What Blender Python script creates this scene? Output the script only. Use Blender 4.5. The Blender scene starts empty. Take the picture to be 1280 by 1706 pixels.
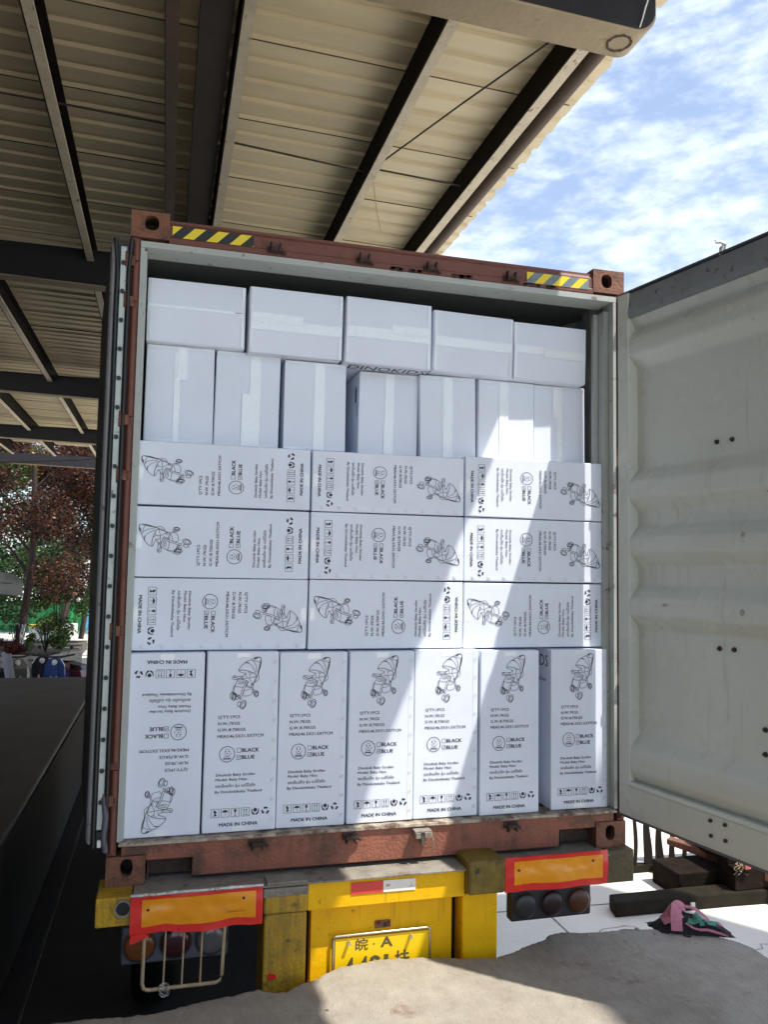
import bpy, bmesh, math, random
from mathutils import Vector, Matrix, noise
R = math.radians
random.seed(7)
sc = bpy.context.scene
C = sc.collection

# ------------------------------------------------------------------ camera
cam_d = bpy.data.cameras.new("camera"); cam = bpy.data.objects.new("camera", cam_d); C.objects.link(cam)
YAW, PITCH, ROLL = .2647, .0728, .018
fw = Vector((math.sin(YAW)*math.cos(PITCH), math.cos(YAW)*math.cos(PITCH), math.sin(PITCH)))
rt = Vector((math.cos(YAW), -math.sin(YAW), 0)); up = rt.cross(fw)
r2 = rt*math.cos(ROLL) + up*math.sin(ROLL); u2 = -rt*math.sin(ROLL) + up*math.cos(ROLL)
m = Matrix((( r2.x, u2.x, -fw.x), (r2.y, u2.y, -fw.y), (r2.z, u2.z, -fw.z))).to_4x4()
m.translation = Vector((-1.0231, -3.6084, 1.1544))
cam.matrix_world = m
cam_d.sensor_fit = 'HORIZONTAL'; cam_d.sensor_width = 36; cam_d.lens = 37.58
cam_d.clip_start = .05; cam_d.clip_end = 3000
sc.camera = cam

# ------------------------------------------------------------------ world, sun, exposure
SUNV = Vector((.384, -.352, 1)).normalized()
w = bpy.data.worlds.new("World"); sc.world = w; w.use_nodes = True
nt = w.node_tree; nt.nodes.clear()
N = nt.nodes.new; L = nt.links.new
out = N('ShaderNodeOutputWorld'); bg = N('ShaderNodeBackground'); bg.inputs[1].default_value = .098
sky = N('ShaderNodeTexSky'); sky.sky_type = 'NISHITA'; sky.sun_disc = False
sky.sun_elevation = math.asin(SUNV.z); sky.sun_rotation = R(135)
sky.air_density = 1.0; sky.dust_density = .4; sky.ozone_density = 2.2
tc = N('ShaderNodeTexCoord'); mp = N('ShaderNodeMapping'); mp.inputs['Scale'].default_value = (1.0, 1.0, 2.4)
mp.inputs['Rotation'].default_value = (0, R(18), R(25)); mp.inputs['Location'].default_value = (.35, .1, .2)
n1 = N('ShaderNodeTexNoise'); n1.inputs['Scale'].default_value = 4.6; n1.inputs['Detail'].default_value = 9; n1.inputs['Roughness'].default_value = .6; n1.inputs['Distortion'].default_value = .25
n2 = N('ShaderNodeTexNoise'); n2.inputs['Scale'].default_value = 24; n2.inputs['Detail'].default_value = 6; n2.inputs['Roughness'].default_value = .55
L(tc.outputs['Generated'], mp.inputs[0]); L(mp.outputs[0], n1.inputs[0]); L(mp.outputs[0], n2.inputs[0])
ad = N('ShaderNodeMath'); ad.operation = 'MULTIPLY_ADD'; ad.inputs[1].default_value = .55
L(n2.outputs[0], ad.inputs[0]); L(n1.outputs[0], ad.inputs[2])
rp = N('ShaderNodeValToRGB'); rp.color_ramp.elements[0].position = .62; rp.color_ramp.elements[1].position = .97
rp.color_ramp.elements[0].color = (.26, .26, .26, 1); rp.color_ramp.elements[1].color = (1, 1, 1, 1)
rp.color_ramp.interpolation = 'EASE'
L(ad.outputs[0], rp.inputs[0])
mx = N('ShaderNodeMixRGB'); mx.inputs[2].default_value = (5.4, 6.1, 7.6, 1)
L(rp.outputs[0], mx.inputs[0]); L(sky.outputs[0], mx.inputs[1]); L(mx.outputs[0], bg.inputs[0]); L(bg.outputs[0], out.inputs[0])
sun_d = bpy.data.lights.new("sun", 'SUN'); sun_d.energy = 3.2; sun_d.angle = R(.5); sun_d.color = (1, .945, .87)
sun = bpy.data.objects.new("sun", sun_d); C.objects.link(sun)
sun.rotation_euler = (-SUNV).to_track_quat('-Z', 'Y').to_euler(); sun.location = SUNV*30
vs = sc.view_settings; vs.view_transform = 'Standard'; vs.look = 'None'; vs.gamma = 1; vs.exposure = 1.04
sc.cycles.max_bounces = 9; sc.cycles.diffuse_bounces = 6
sc.cycles.use_denoising = True

# ------------------------------------------------------------------ materials
MATS = {}
def mat(name, col, rough=.6, metal=0, var=.12, vscale=6, bump=0, bscale=60, rust=0, rustcol=(.10, .045, .025), rscale=7,
        streak=0, stretch=(1, 1, 1), dirt=0, dirtcol=(.10, .09, .075), coat=0, trans=0, spec=.5, dscale=2.2, bstretch=None, speck=0):
    mt = bpy.data.materials.new(name); mt.use_nodes = True; MATS[name] = mt
    t = mt.node_tree; n = t.nodes.new; l = t.links.new
    b = t.nodes['Principled BSDF']
    b.inputs['Metallic'].default_value = metal; b.inputs['Specular IOR Level'].default_value = spec
    if coat: b.inputs['Coat Weight'].default_value = coat
    g = n('ShaderNodeNewGeometry'); mpg = n('ShaderNodeMapping'); mpg.inputs['Scale'].default_value = stretch
    l(g.outputs['Position'], mpg.inputs[0])
    no = n('ShaderNodeTexNoise'); no.inputs['Scale'].default_value = vscale; no.inputs['Detail'].default_value = 7; no.inputs['Roughness'].default_value = .62
    l(mpg.outputs[0], no.inputs[0])
    hv = n('ShaderNodeMapRange'); hv.inputs[1].default_value = .25; hv.inputs[2].default_value = .75
    hv.inputs[3].default_value = 1-var; hv.inputs[4].default_value = 1+var; l(no.outputs[0], hv.inputs[0])
    vm = n('ShaderNodeVectorMath'); vm.operation = 'SCALE'; vm.inputs[0].default_value = col; l(hv.outputs[0], vm.inputs['Scale'])
    cur = vm.outputs[0]; rmask = None
    def layer(cur, c2, scale, lo, hi, st, amt=1.0):
        m2 = n('ShaderNodeMapping'); m2.inputs['Scale'].default_value = st; m2.inputs['Location'].default_value = (3.1*scale, 1.7, 5.3)
        l(g.outputs['Position'], m2.inputs[0])
        q = n('ShaderNodeTexNoise'); q.inputs['Scale'].default_value = scale; q.inputs['Detail'].default_value = 9; q.inputs['Roughness'].default_value = .68
        l(m2.outputs[0], q.inputs[0])
        mr = n('ShaderNodeMapRange'); mr.inputs[1].default_value = lo; mr.inputs[2].default_value = hi; mr.inputs[4].default_value = amt
        l(q.outputs[0], mr.inputs[0])
        x = n('ShaderNodeMixRGB'); l(mr.outputs[0], x.inputs[0]); l(cur, x.inputs[1]); x.inputs[2].default_value = (*c2, 1)
        return x.outputs[0], mr.outputs[0]
    if dirt: cur, _ = layer(cur, dirtcol, dscale, .62-.3*dirt, .78, stretch, .8)
    if streak: cur, _ = layer(cur, rustcol, 3.5, .60-.2*streak, .80, (6, 6, .5), .75)
    if rust: cur, rmask = layer(cur, rustcol, rscale, .66-.28*rust, .74-.18*rust, (1, 1, 1), .95)
    if speck:
        cur, _ = layer(cur, tuple(q*.35 for q in col), 70, .60, .70, (1, 1, 1), speck)
        cur, _ = layer(cur, tuple(min(1, q*1.6) for q in col), 110, .60, .70, (1, 1, 1), speck*.8)
    l(cur, b.inputs['Base Color'])
    rr = n('ShaderNodeMapRange'); rr.inputs[3].default_value = max(.05, rough-.1); rr.inputs[4].default_value = min(1, rough+.12)
    l(no.outputs[0], rr.inputs[0]); l(rr.outputs[0], b.inputs['Roughness'])
    if bump:
        bp = n('ShaderNodeBump'); bp.inputs['Strength'].default_value = bump; bp.inputs['Distance'].default_value = .01
        bn = n('ShaderNodeTexNoise'); bn.inputs['Scale'].default_value = bscale; bn.inputs['Detail'].default_value = 6
        if bstretch:
            mb = n('ShaderNodeMapping'); mb.inputs['Scale'].default_value = bstretch; l(g.outputs['Position'], mb.inputs[0]); l(mb.outputs[0], bn.inputs[0])
        else: l(g.outputs['Position'], bn.inputs[0])
        l(bn.outputs[0], bp.inputs['Height']); l(bp.outputs[0], b.inputs['Normal'])
    if trans:
        b.inputs['Transmission Weight'].default_value = trans
    return mt

M_BROWN = mat('container_paint', (.15, .050, .033), .55, var=.18, vscale=5, bump=.25, bscale=50, rust=.35, rscale=9, streak=.35, rustcol=(.085, .032, .018))
M_SILL = mat('sill_paint', (.27, .095, .058), .6, var=.25, vscale=6, bump=.5, bscale=70, rust=.55, rscale=6, streak=.7, rustcol=(.10, .05, .03))
M_CAST = mat('casting_steel', (.20, .085, .05), .75, var=.3, vscale=14, bump=.6, bscale=90, rust=.6, rscale=18, rustcol=(.075, .035, .022))
M_RUST = mat('rusty_steel', (.055, .034, .026), .85, var=.4, vscale=20, bump=.7, bscale=120)
M_LINER = mat('liner_grey', (.40, .43, .40), .5, var=.08, vscale=3, bump=.12, bscale=30, rust=.22, rscale=14, rustcol=(.12, .06, .035), dirt=.25, dirtcol=(.22, .22, .19))
M_LIP = mat('worn_lip', (.42, .36, .28), .6, var=.35, vscale=18, bump=.5, bscale=80, rust=.75, rscale=14, rustcol=(.09, .05, .03))
M_DOOR = mat('door_inner_paint', (.54, .565, .505), .27, var=.05, vscale=2, bump=.05, bscale=9, dirt=.35, dirtcol=(.50, .49, .39), rust=.0, dscale=1.6, streak=.10, rustcol=(.33, .31, .23))
M_DOORG = mat('dark_door_panel', (.060, .062, .058), .6, var=.3, vscale=6)  # left door panel, far darker than the right door's inner face
M_DOOR_RAIL = mat('door_rail_paint', (.21, .235, .25), .5, var=.12, vscale=5, bump=.25, bscale=30, rust=.3, rscale=22, rustcol=(.07, .05, .04))
M_DARKIN = mat('container_ceiling_paint', (.16, .18, .17), .7, var=.1)
M_RUB = mat('black_rubber', (.012, .016, .016), .42, var=.2)
M_STRIP = mat('gasket_strip_metal', (.50, .55, .52), .4, metal=.1, var=.15, vscale=10, bump=.2, rust=.2, rscale=30)
M_DOOREDGE = mat('door_edge_paint', (.30, .30, .30), .5, var=.15, rust=.25, rscale=20)
M_CARD = mat('white_carton_board', (.765, .82, .925), .5, var=.045, vscale=3.5, bump=.32, bscale=4.5, spec=.35, dirt=.14, dirtcol=(.69, .735, .82), dscale=3.0)
M_CARD2 = mat('white_carton_flap', (.78, .835, .935), .5, var=.03, vscale=4, bump=.10, bscale=40, bstretch=(6, 1, .4), spec=.35)
M_CUT = mat('carton_cut_edge', (.42, .38, .32), .9, var=.15)
M_TAPE = mat('clear_packing_tape', (.88, .94, .98), .18, var=.03, vscale=8, bump=.35, bscale=16, spec=.7, coat=.5, bstretch=(3, 1, 3))
M_INK = mat('black_ink', (.028, .028, .036), .6, var=.25, vscale=40)
M_YEL = mat('yellow_chassis_paint', (.86, .48, .003), .45, var=.10, vscale=5, bump=.2, bscale=50, rust=.16, rscale=24, rustcol=(.10, .07, .03), streak=.14, dirt=.22, dirtcol=(.50, .27, .008), spec=.25)
M_YELD = mat('grimy_yellow_paint', (.56, .325, .010), .6, var=.25, vscale=9, bump=.5, bscale=60, rust=.38, rscale=12, rustcol=(.055, .045, .022), streak=.5, dirt=.6, dirtcol=(.13, .10, .035))
M_DECK = mat('dusty_deck_steel', (.25, .23, .19), .8, var=.3, vscale=12, bump=.5, bscale=80, rust=.4, rscale=10, rustcol=(.13, .10, .06))
M_GREEND = mat('dark_olive_steel', (.022, .018, .012), .85, var=.35, vscale=10, bump=.4, spec=.12, dirt=.3, dirtcol=(.05, .04, .028))
M_PLATE = mat('plate_yellow', (.90, .58, .004), .35, var=.03)
M_PLTXT = mat('plate_paint', (.10, .09, .04), .5, var=.1)
M_REFR = mat('reflector_red', (.72, .028, .02), .3, var=.06, vscale=30, coat=.4)
M_REFY = mat('reflector_amber', (.84, .315, .006), .3, var=.08, vscale=25, coat=.4)
M_REFDR = mat('sticker_red', (.70, .06, .05), .35, var=.06)
M_WHITE = mat('sticker_white', (.80, .80, .74), .4, var=.05, vscale=20)
M_CHROME = mat('zinc_steel', (.55, .53, .48), .32, metal=.8, var=.1)
M_FOIL = mat('peeled_foil', (.6, .58, .55), .3, metal=.7, var=.3, vscale=30, bump=.8, bscale=60)
M_HAZY = mat('hazard_yellow', (.80, .62, .02), .4, var=.06)
M_HAZK = mat('hazard_black', (.015, .015, .014), .45, var=.1)
M_HAZF = mat('hazard_faded_grey', (.16, .21, .21), .55, var=.35, vscale=40)
M_LAMPB = mat('lamp_black_plastic', (.03, .03, .033), .45, var=.15)
M_LAMPH = mat('lamp_grey_plastic', (.10, .10, .12), .45, var=.15)
M_LORG = mat('lens_orange', (.20, .065, .018), .15, var=.05, coat=.6)
M_LRED = mat('lens_red', (.055, .016, .022), .15, var=.05, coat=.6)
M_LCLR = mat('lens_clear', (.13, .13, .13), .12, var=.1, coat=.6)
M_GUARD = mat('tan_guard_paint', (.42, .30, .17), .55, var=.3, vscale=25, rust=.25, rscale=40)
M_CONC = mat('dock_concrete', (.335, .303, .25), .95, var=.15, vscale=9, bump=.5, bscale=120, dirt=.5, dirtcol=(.215, .178, .135), rust=.16, rscale=2.6, rustcol=(.20, .125, .095), dscale=2.4, spec=.2, speck=.55)
M_PLATF = mat('dark_platform_concrete', (.026, .024, .022), .5, var=.25, vscale=2, bump=.5, bscale=40, dirt=.4, dirtcol=(.032, .030, .028))  # very dark even tone, unlike the paler dock
M_YARD = mat('pale_yard_concrete', (.74, .71, .62), .9, var=.10, vscale=1.2, bump=.4, bscale=30, dirt=.35, dirtcol=(.60, .575, .50), dscale=.8, speck=.2)
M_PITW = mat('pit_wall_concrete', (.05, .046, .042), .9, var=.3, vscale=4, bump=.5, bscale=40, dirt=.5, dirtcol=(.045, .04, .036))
M_SHEET = mat('roof_sheet_cream', (.76, .645, .43), .5, var=.07, vscale=1.2, bump=.08, bscale=20, stretch=(.4, 2, 1), dirt=.42, dirtcol=(.56, .44, .275), dscale=.9)
M_PURL = mat('purlin_primer', (.60, .52, .39), .6, var=.18, vscale=6, bump=.3, bscale=50, rust=.25, rscale=12, rustcol=(.16, .09, .05))
M_RAFT = mat('rafter_paint', (.34, .27, .175), .7, var=.14, vscale=5, bump=.35, bscale=35, dirt=.5, dirtcol=(.22, .165, .10), rust=.12, rscale=8, rustcol=(.17, .10, .06))
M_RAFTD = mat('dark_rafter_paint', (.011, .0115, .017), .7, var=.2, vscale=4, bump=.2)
M_GIRD = mat('brown_girder_paint', (.085, .056, .040), .7, var=.25, vscale=5, bump=.3)
M_GIRDK = mat('dark_steel_and_web_shade', (.022, .017, .014), .9, var=.3, spec=.1)
M_CRATE = mat('dark_crate_steel', (.016, .011, .008), .9, var=.5, vscale=12, spec=.08, bump=.5, rust=.3, rustcol=(.05, .022, .012))
M_ROD = mat('dark_rod_steel', (.045, .035, .03), .7, var=.3)
M_BARK = mat('dark_bark', (.05, .035, .028), .95, var=.4, vscale=15, bump=1, bscale=40)
M_LIME = mat('white_tree_paint', (.72, .74, .74), .85, var=.15, vscale=12, bump=.6)

def leafmat(name, c1, c2):
    mt = bpy.data.materials.new(name); mt.use_nodes = True; t = mt.node_tree; n = t.nodes.new; l = t.links.new
    b = t.nodes['Principled BSDF']; b.inputs['Roughness'].default_value = .45
    g = n('ShaderNodeNewGeometry'); cr = n('ShaderNodeValToRGB')
    cr.color_ramp.elements[0].color = (*c1, 1); cr.color_ramp.elements[0].position = .3; cr.color_ramp.elements[1].color = (*c2, 1)
    l(g.outputs['Random Per Island'], cr.inputs[0]); l(cr.outputs[0], b.inputs['Base Color'])
    tr = n('ShaderNodeBsdfTranslucent'); l(cr.outputs[0], tr.inputs[0]); ms = n('ShaderNodeMixShader'); ms.inputs[0].default_value = .28
    l(b.outputs[0], ms.inputs[1]); l(tr.outputs[0], ms.inputs[2]); l(ms.outputs[0], t.nodes['Material Output'].inputs[0])
    return mt
M_LPURP = leafmat('plum_leaves', (.018, .010, .010), (.24, .085, .040))
M_LMIX = leafmat('bronze_leaves', (.04, .022, .010), (.32, .20, .05))
M_LGRN = leafmat('green_leaves', (.03, .07, .014), (.14, .22, .045))
M_LDRK = leafmat('dark_green_leaves', (.012, .035, .012), (.05, .12, .03))
M_LRED2 = leafmat('red_shrub_leaves', (.08, .02, .018), (.20, .06, .04))

# ------------------------------------------------------------------ mesh helpers
class MB:
    def __init__(s): s.v = []; s.f = []; s.mi = []; s.sm = []
    def add(s, vs, fs, mi=0, smooth=False):
        o = len(s.v); s.v += [Vector(v) for v in vs]
        for f in fs: s.f.append([i+o for i in f]); s.mi.append(mi); s.sm.append(smooth)
        return s
    def box(s, x0, x1, y0, y1, z0, z1, mi=0, mtx=None):
        vs = [Vector((x, y, z)) for z in (z0, z1) for y in (y0, y1) for x in (x0, x1)]
        if mtx: vs = [mtx @ v for v in vs]
        return s.add(vs, [(0, 2, 3, 1), (4, 5, 7, 6), (0, 1, 5, 4), (2, 6, 7, 3), (0, 4, 6, 2), (1, 3, 7, 5)], mi)
    def prism(s, poly, fn, a, b, mi=0, smooth=False):
        n = len(poly); vs = [fn(p, a) for p in poly] + [fn(p, b) for p in poly]
        fs = [list(range(n))[::-1], list(range(n, 2*n))]
        s.add(vs, fs, mi)
        s.add(vs, [(i, (i+1) % n, n+(i+1) % n, n+i) for i in range(n)], mi, smooth)
        return s
    def tube(s, pts, r, n=8, mi=0, r1=None, cap=True, smooth=True):
        pts = [Vector(p) for p in pts]; rings = []
        k = len(pts)
        for i, p in enumerate(pts):
            d = (pts[min(i+1, k-1)] - pts[max(i-1, 0)]).normalized()
            a = d.cross(Vector((0, 0, 1)) if abs(d.z) < .9 else Vector((1, 0, 0))).normalized(); b = d.cross(a)
            rr = r if r1 is None else r + (r1-r)*i/(k-1)
            rings.append([p + (a*math.cos(2*math.pi*j/n) + b*math.sin(2*math.pi*j/n))*rr for j in range(n)])
        vs = [v for q in rings for v in q]; fs = []
        for i in range(k-1):
            for j in range(n): fs.append((i*n+j, i*n+(j+1) % n, (i+1)*n+(j+1) % n, (i+1)*n+j))
        s.add(vs, fs, mi, smooth)
        if cap: s.add(rings[0], [list(range(n))], mi); s.add(rings[-1], [list(range(n))], mi)
        return s
    def ribbon(s, pts, wdt, nrm, mi=0):
        pts = [Vector(p) for p in pts]; nrm = Vector(nrm); k = len(pts); vs = []
        for i, p in enumerate(pts):
            d = (pts[min(i+1, k-1)] - pts[max(i-1, 0)])
            d = d.normalized() if d.length > 1e-9 else Vector((1, 0, 0))
            sd = d.cross(nrm).normalized()*wdt/2; vs += [p-sd, p+sd]
        return s.add(vs, [(2*i, 2*i+1, 2*i+3, 2*i+2) for i in range(k-1)], mi)
    def disc(s, c, r, ax, n=20, h=.004, mi=0):
        c = Vector(c); ax = Vector(ax).normalized(); return s.tube([c, c+ax*h], r, n, mi, smooth=False)
    def build(s, name, mats, parent=None, org=None, bevel=0, seg=2):
        me = bpy.data.meshes.new(name)
        if org is None: org = parent_world(parent) if parent else Vector((0, 0, 0))
        org = Vector(org)
        me.from_pydata([v-org for v in s.v], [], s.f)
        for mt in (mats if isinstance(mats, (list, tuple)) else [mats]): me.materials.append(mt)
        me.polygons.foreach_set('material_index', s.mi); me.polygons.foreach_set('use_smooth', s.sm)
        me.validate(); me.update()
        bm = bmesh.new(); bm.from_mesh(me)
        if bevel: bmesh.ops.remove_doubles(bm, verts=bm.verts, dist=1e-5)
        bmesh.ops.recalc_face_normals(bm, faces=bm.faces)
        if bevel:
            ed = [e for e in bm.edges if len(e.link_faces) == 2 and e.calc_face_angle(0) > .5]
            try: bmesh.ops.bevel(bm, geom=ed, offset=bevel, segments=seg, affect='EDGES', profile=.5, clamp_overlap=True)
            except Exception as ex: print('bevel', name, ex)
        bm.to_mesh(me); bm.free()
        o = bpy.data.objects.new(name, me); C.objects.link(o)
        if parent: o.parent = parent; o.location = org - parent_world(parent)
        else: o.location = org
        return o
def parent_world(p):
    v = Vector((0, 0, 0))
    while p: v += p.location; p = p.parent
    return v
def tag(o, label=None, cat=None, group=None, kind=None):
    if label: o['label'] = label
    if cat: o['category'] = cat
    if group: o['group'] = group
    if kind: o['kind'] = kind
    return o
def thing(name, loc, label, cat, group=None):
    o = bpy.data.objects.new(name, None); C.objects.link(o); o.location = loc; o.empty_display_size = .1
    return tag(o, label, cat, group)
def copy_child(o, parent):
    c = o.copy(); C.objects.link(c); c.parent = parent
    for g in o.children: copy_child(g, c)
    return c
XZ = lambda p, y: Vector((p[0], y, p[1]))
YZ = lambda p, x: Vector((x, p[0], p[1]))
XY = lambda p, z: Vector((p[0], p[1], z))

def text_geo(txt, size, res=2):
    cu = bpy.data.curves.new('t', 'FONT'); cu.body = txt
    cu.size = size; cu.resolution_u = res
    o = bpy.data.objects.new('t', cu); C.objects.link(o)
    dg = bpy.context.evaluated_depsgraph_get(); dg.update()
    me = bpy.data.meshes.new_from_object(o.evaluated_get(dg))
    vs = [v.co.copy() for v in me.vertices]; fs = [list(p.vertices) for p in me.polygons]
    bpy.data.objects.remove(o); bpy.data.curves.remove(cu); bpy.data.meshes.remove(me)
    return vs, fs
def add_text(mb, txt, cap, x, y, fn, mi=0, width=None, bold=0, res=2):
    """cap = capital height; x,y lower-left corner; fn maps (u,v)->Vector; width forces the run length"""
    vs, fs = text_geo(txt, cap/.73, res)
    if not vs: return
    x0 = min(v.x for v in vs); x1 = max(v.x for v in vs); k = (width/(x1-x0)) if width else 1
    offs = [(0, 0)] if not bold else [(0, 0), (bold, 0), (0, bold*.6), (bold, bold*.6)]
    for i, (dx, dy) in enumerate(offs):
        mb.add([fn(x+(v.x-x0)*k+dx, y+v.y+dy) + Vector((0, -.00006*i, 0)) for v in vs], fs, mi)

# ------------------------------------------------------------------ setting: yard, dock, platform
ZG, ZD = -1.55, -.55
g = MB(); nx = 40
g.add([(-400, -400, ZG), (400, -400, ZG), (400, 900, ZG), (-400, 900, ZG)], [(0, 1, 2, 3)])
o = g.build('ground', M_YARD); tag(o, kind='structure')
g = MB()
def joint(a, b_, w_, wob=0, n=24):
    a, b_ = Vector((*a, ZG+.004)), Vector((*b_, ZG+.004)); d = (b_-a).normalized(); sd = Vector((-d.y, d.x, 0)); pts = []
    for i in range(n+1): pts.append(a.lerp(b_, i/n)+sd*wob*noise.noise(Vector((i*.45, a.x, a.y))))
    g.ribbon(pts, w_, (0, 0, 1))
joint((1.3, 2.55), (12, 1.95), .012); joint((4.6, -6), (4.9, 14), .014); joint((1.3, 6.3), (14, 5.6), .014); joint((1.9, -6), (2.2, 14), .012)
joint((1.5, 1.6), (2.5, 2.1), .006, .10); joint((2.5, 2.1), (3.0, 1.1), .006, .12); joint((2.9, 1.5), (4.2, 1.75), .006, .14); joint((3.1, .6), (3.7, 1.9), .008, .2); joint((3.3, .9), (4.4, 1.1), .006, .2)
o = g.build('paving_joints', mat('dusty_joint', (.22, .20, .17), .95, var=.3)); tag(o, kind='structure')

edge = [(-1.93, -.22), (-1.55, -.245), (-1.21, -.27), (-1.02, -.285), (-.9, -.262), (-.835, -.236), (-.70, -.222), (-.595, -.198), (-.53, -.235), (-.478, -.24), (-.42, -.19), (-.368, -.177),
        (-.30, -.13), (-.248, -.095), (-.16, -.085), (-.053, -.063), (.06, -.075), (.137, -.082), (.22, -.10), (.29, -.125), (.38, -.15), (.478, -.157), (.56, -.13), (.661, -.08), (.76, -.05),
        (.80, -.008), (.871, .0), (.95, -.018), (1.063, -.031), (1.18, -.03), (1.303, -.066), (1.40, -.10), (1.484, -.14), (1.56, -.19), (1.625, -.25), (1.655, -.33)]
def edge_y(x):
    for (a, ya), (b, yb) in zip(edge, edge[1:]):
        if a <= x <= b: return ya + (yb-ya)*(x-a)/(b-a)
    return edge[-1][1]
dk = MB(); xs = [-1.93 + i*(1.93+1.655)/559 for i in range(560)]
depth = [0, .004, .009, .016, .026] + [.04+.02*i for i in range(45)] + [.96, 1.05, 1.2, 1.5, 2, 2.8, 4.5, 8]
rows = []
for x in xs:
    ye = edge_y(x) + .008*noise.noise(Vector((x*14, 0, 3))) + .006*noise.noise(Vector((x*38, 0, 9))) + .005*noise.noise(Vector((x*95, 0, 2)))
    col = [(x, ye+.03+.03*noise.noise(Vector((x*9, 5, 0))), ZG-.02), (x, ye+.02*noise.noise(Vector((x*20, 2, 0))), ZD-.25), (x, ye+.012*noise.noise(Vector((x*30, 7, 0)))+.004, ZD-.07), (x, ye+.004, ZD-.028)]
    for d in depth:
        z = ZD - .012*math.exp(-d/.010) + .008*noise.noise(Vector((x*2.4, d*2.4, 1))) + .002*noise.noise(Vector((x*12, d*12, 4))) - .009*max(0, noise.noise(Vector((x*22, d*22, 4)))-.25)*math.exp(-d*3) + .002*noise.noise(Vector((x*45, d*45, 2))) - .006*max(0, noise.noise(Vector((x*60, d*60, 8)))-.3)*math.exp(-d*2)
        rim = max(0, 1-(x+1.93)/.12); z -= .012*rim
        col.append((x, ye-d, z))
    rows.append(col)
K = len(rows[0]); dk.add([v for c in rows for v in c], [(i*K+j, i*K+j+1, (i+1)*K+j+1, (i+1)*K+j) for i in range(len(xs)-1) for j in range(K-1)], 0, True)
c = rows[-1]; dk.add(c[4:] + [(v[0], v[1], ZG-.02) for v in c[4:]], [(j, j+1, K-4+j+1, K-4+j) for j in range(K-5)])
o = dk.build('loading_dock', M_CONC); tag(o, kind='structure')
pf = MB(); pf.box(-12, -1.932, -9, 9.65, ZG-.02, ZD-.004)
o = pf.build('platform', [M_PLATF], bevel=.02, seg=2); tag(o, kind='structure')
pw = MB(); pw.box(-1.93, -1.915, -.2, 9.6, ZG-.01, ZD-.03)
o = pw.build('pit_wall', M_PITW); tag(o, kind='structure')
kb = MB(); kb.box(-1.912, -1.76, -.1, 9.5, ZG-.01, ZG+.03)
o = kb.build('pit_floor_kerb', M_PITW, bevel=.01); tag(o, kind='structure')
pt = MB(); pt.box(-1.755, 1.3, -.02, 9.5, ZG-.01, ZG+.006)
o = pt.build('pit_floor', M_PITW); tag(o, kind='structure')

# ------------------------------------------------------------------ canopy roof
def roofz(x): return 4.262 - .022*(x-1.475)
cr = thing('canopy_roof', (1.2, -.15, 3.85), 'large corrugated cream metal canopy roof on steel rafters over the loading bay', 'canopy roof')
rs = MB(); prof = []
y = 1.02-.88*5
while y < 19.4:
    for dy, dz in ((0, 0), (.135, 0), (.150, .021), (.205, .021)): prof.append((y+dy, dz))
    y += .22
XL, XR = -9.0, 1.492
xsn = [XR, -1.5, -5, XL]
vs = []
for i, (py, dz) in enumerate(prof):
    for j, x in enumerate(xsn):
        jit = 0
        if j == 0: jit = .012*math.sin(i*1.7) + (.01 if (i//24) % 2 else 0)
        vs.append((x+jit, py, roofz(x)+dz))
n_ = len(xsn)
rs.add(vs, [(i*n_+j, i*n_+j+1, (i+1)*n_+j+1, (i+1)*n_+j) for i in range(len(prof)-1) for j in range(n_-1)])
vs2 = [Vector(v)+Vector((0, 0, .004)) for v in vs]
rs.add(vs2, [(i*n_+j, i*n_+j+1, (i+1)*n_+j+1, (i+1)*n_+j) for i in range(len(prof)-1) for j in range(n_-1)])
rs.build('roof_sheet', M_SHEET, cr)
# lapped sheet seams (thin overlapping edges running across)
for k, yy in enumerate([1.024+.88*q for q in range(-4, 21)]):
    lb = MB()
    for x0, x1 in zip(xsn[1:], [XR-.03]+xsn[1:]): lb.add([(x0, yy, roofz(x0)-.001), (x1, yy, roofz(x1)-.001), (x1, yy, roofz(x1)-.005), (x0, yy, roofz(x0)-.005),
                  (x0, yy+.006, roofz(x0)-.001), (x1, yy+.006, roofz(x1)-.001), (x1, yy+.006, roofz(x1)-.005), (x0, yy+.006, roofz(x0)-.005)], [(0, 1, 2, 3), (4, 7, 6, 5), (3, 2, 6, 7), (0, 4, 5, 1), (0, 3, 7, 4), (1, 5, 6, 2)])
    lb.build('sheet_lap', M_GIRD if k % 3 else M_GIRDK, cr)
def purlin(x, zb, wd=.062, h=None, mt=M_PURL, name='purlin', y0=-3.2, y1=19.6):
    h = h or roofz(x)-zb-.006; b = MB(); t = .006
    b.box(x, x+wd, y0, y1, zb, zb+t)                        # lower flange
    b.box(x+wd-.004, x+wd, y0, y1, zb+t, zb+.022)           # lip
    o = b.build(name, mt, cr)
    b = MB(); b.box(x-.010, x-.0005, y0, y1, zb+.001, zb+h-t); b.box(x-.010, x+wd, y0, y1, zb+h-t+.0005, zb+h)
    b.build('purlin_web', M_GIRDK, o)  # shade put into the web colour, far darker than the flange
    return o
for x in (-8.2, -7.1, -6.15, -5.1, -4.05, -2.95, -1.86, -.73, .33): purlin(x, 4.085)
purlin(1.10, 4.085, wd=.075)
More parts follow.
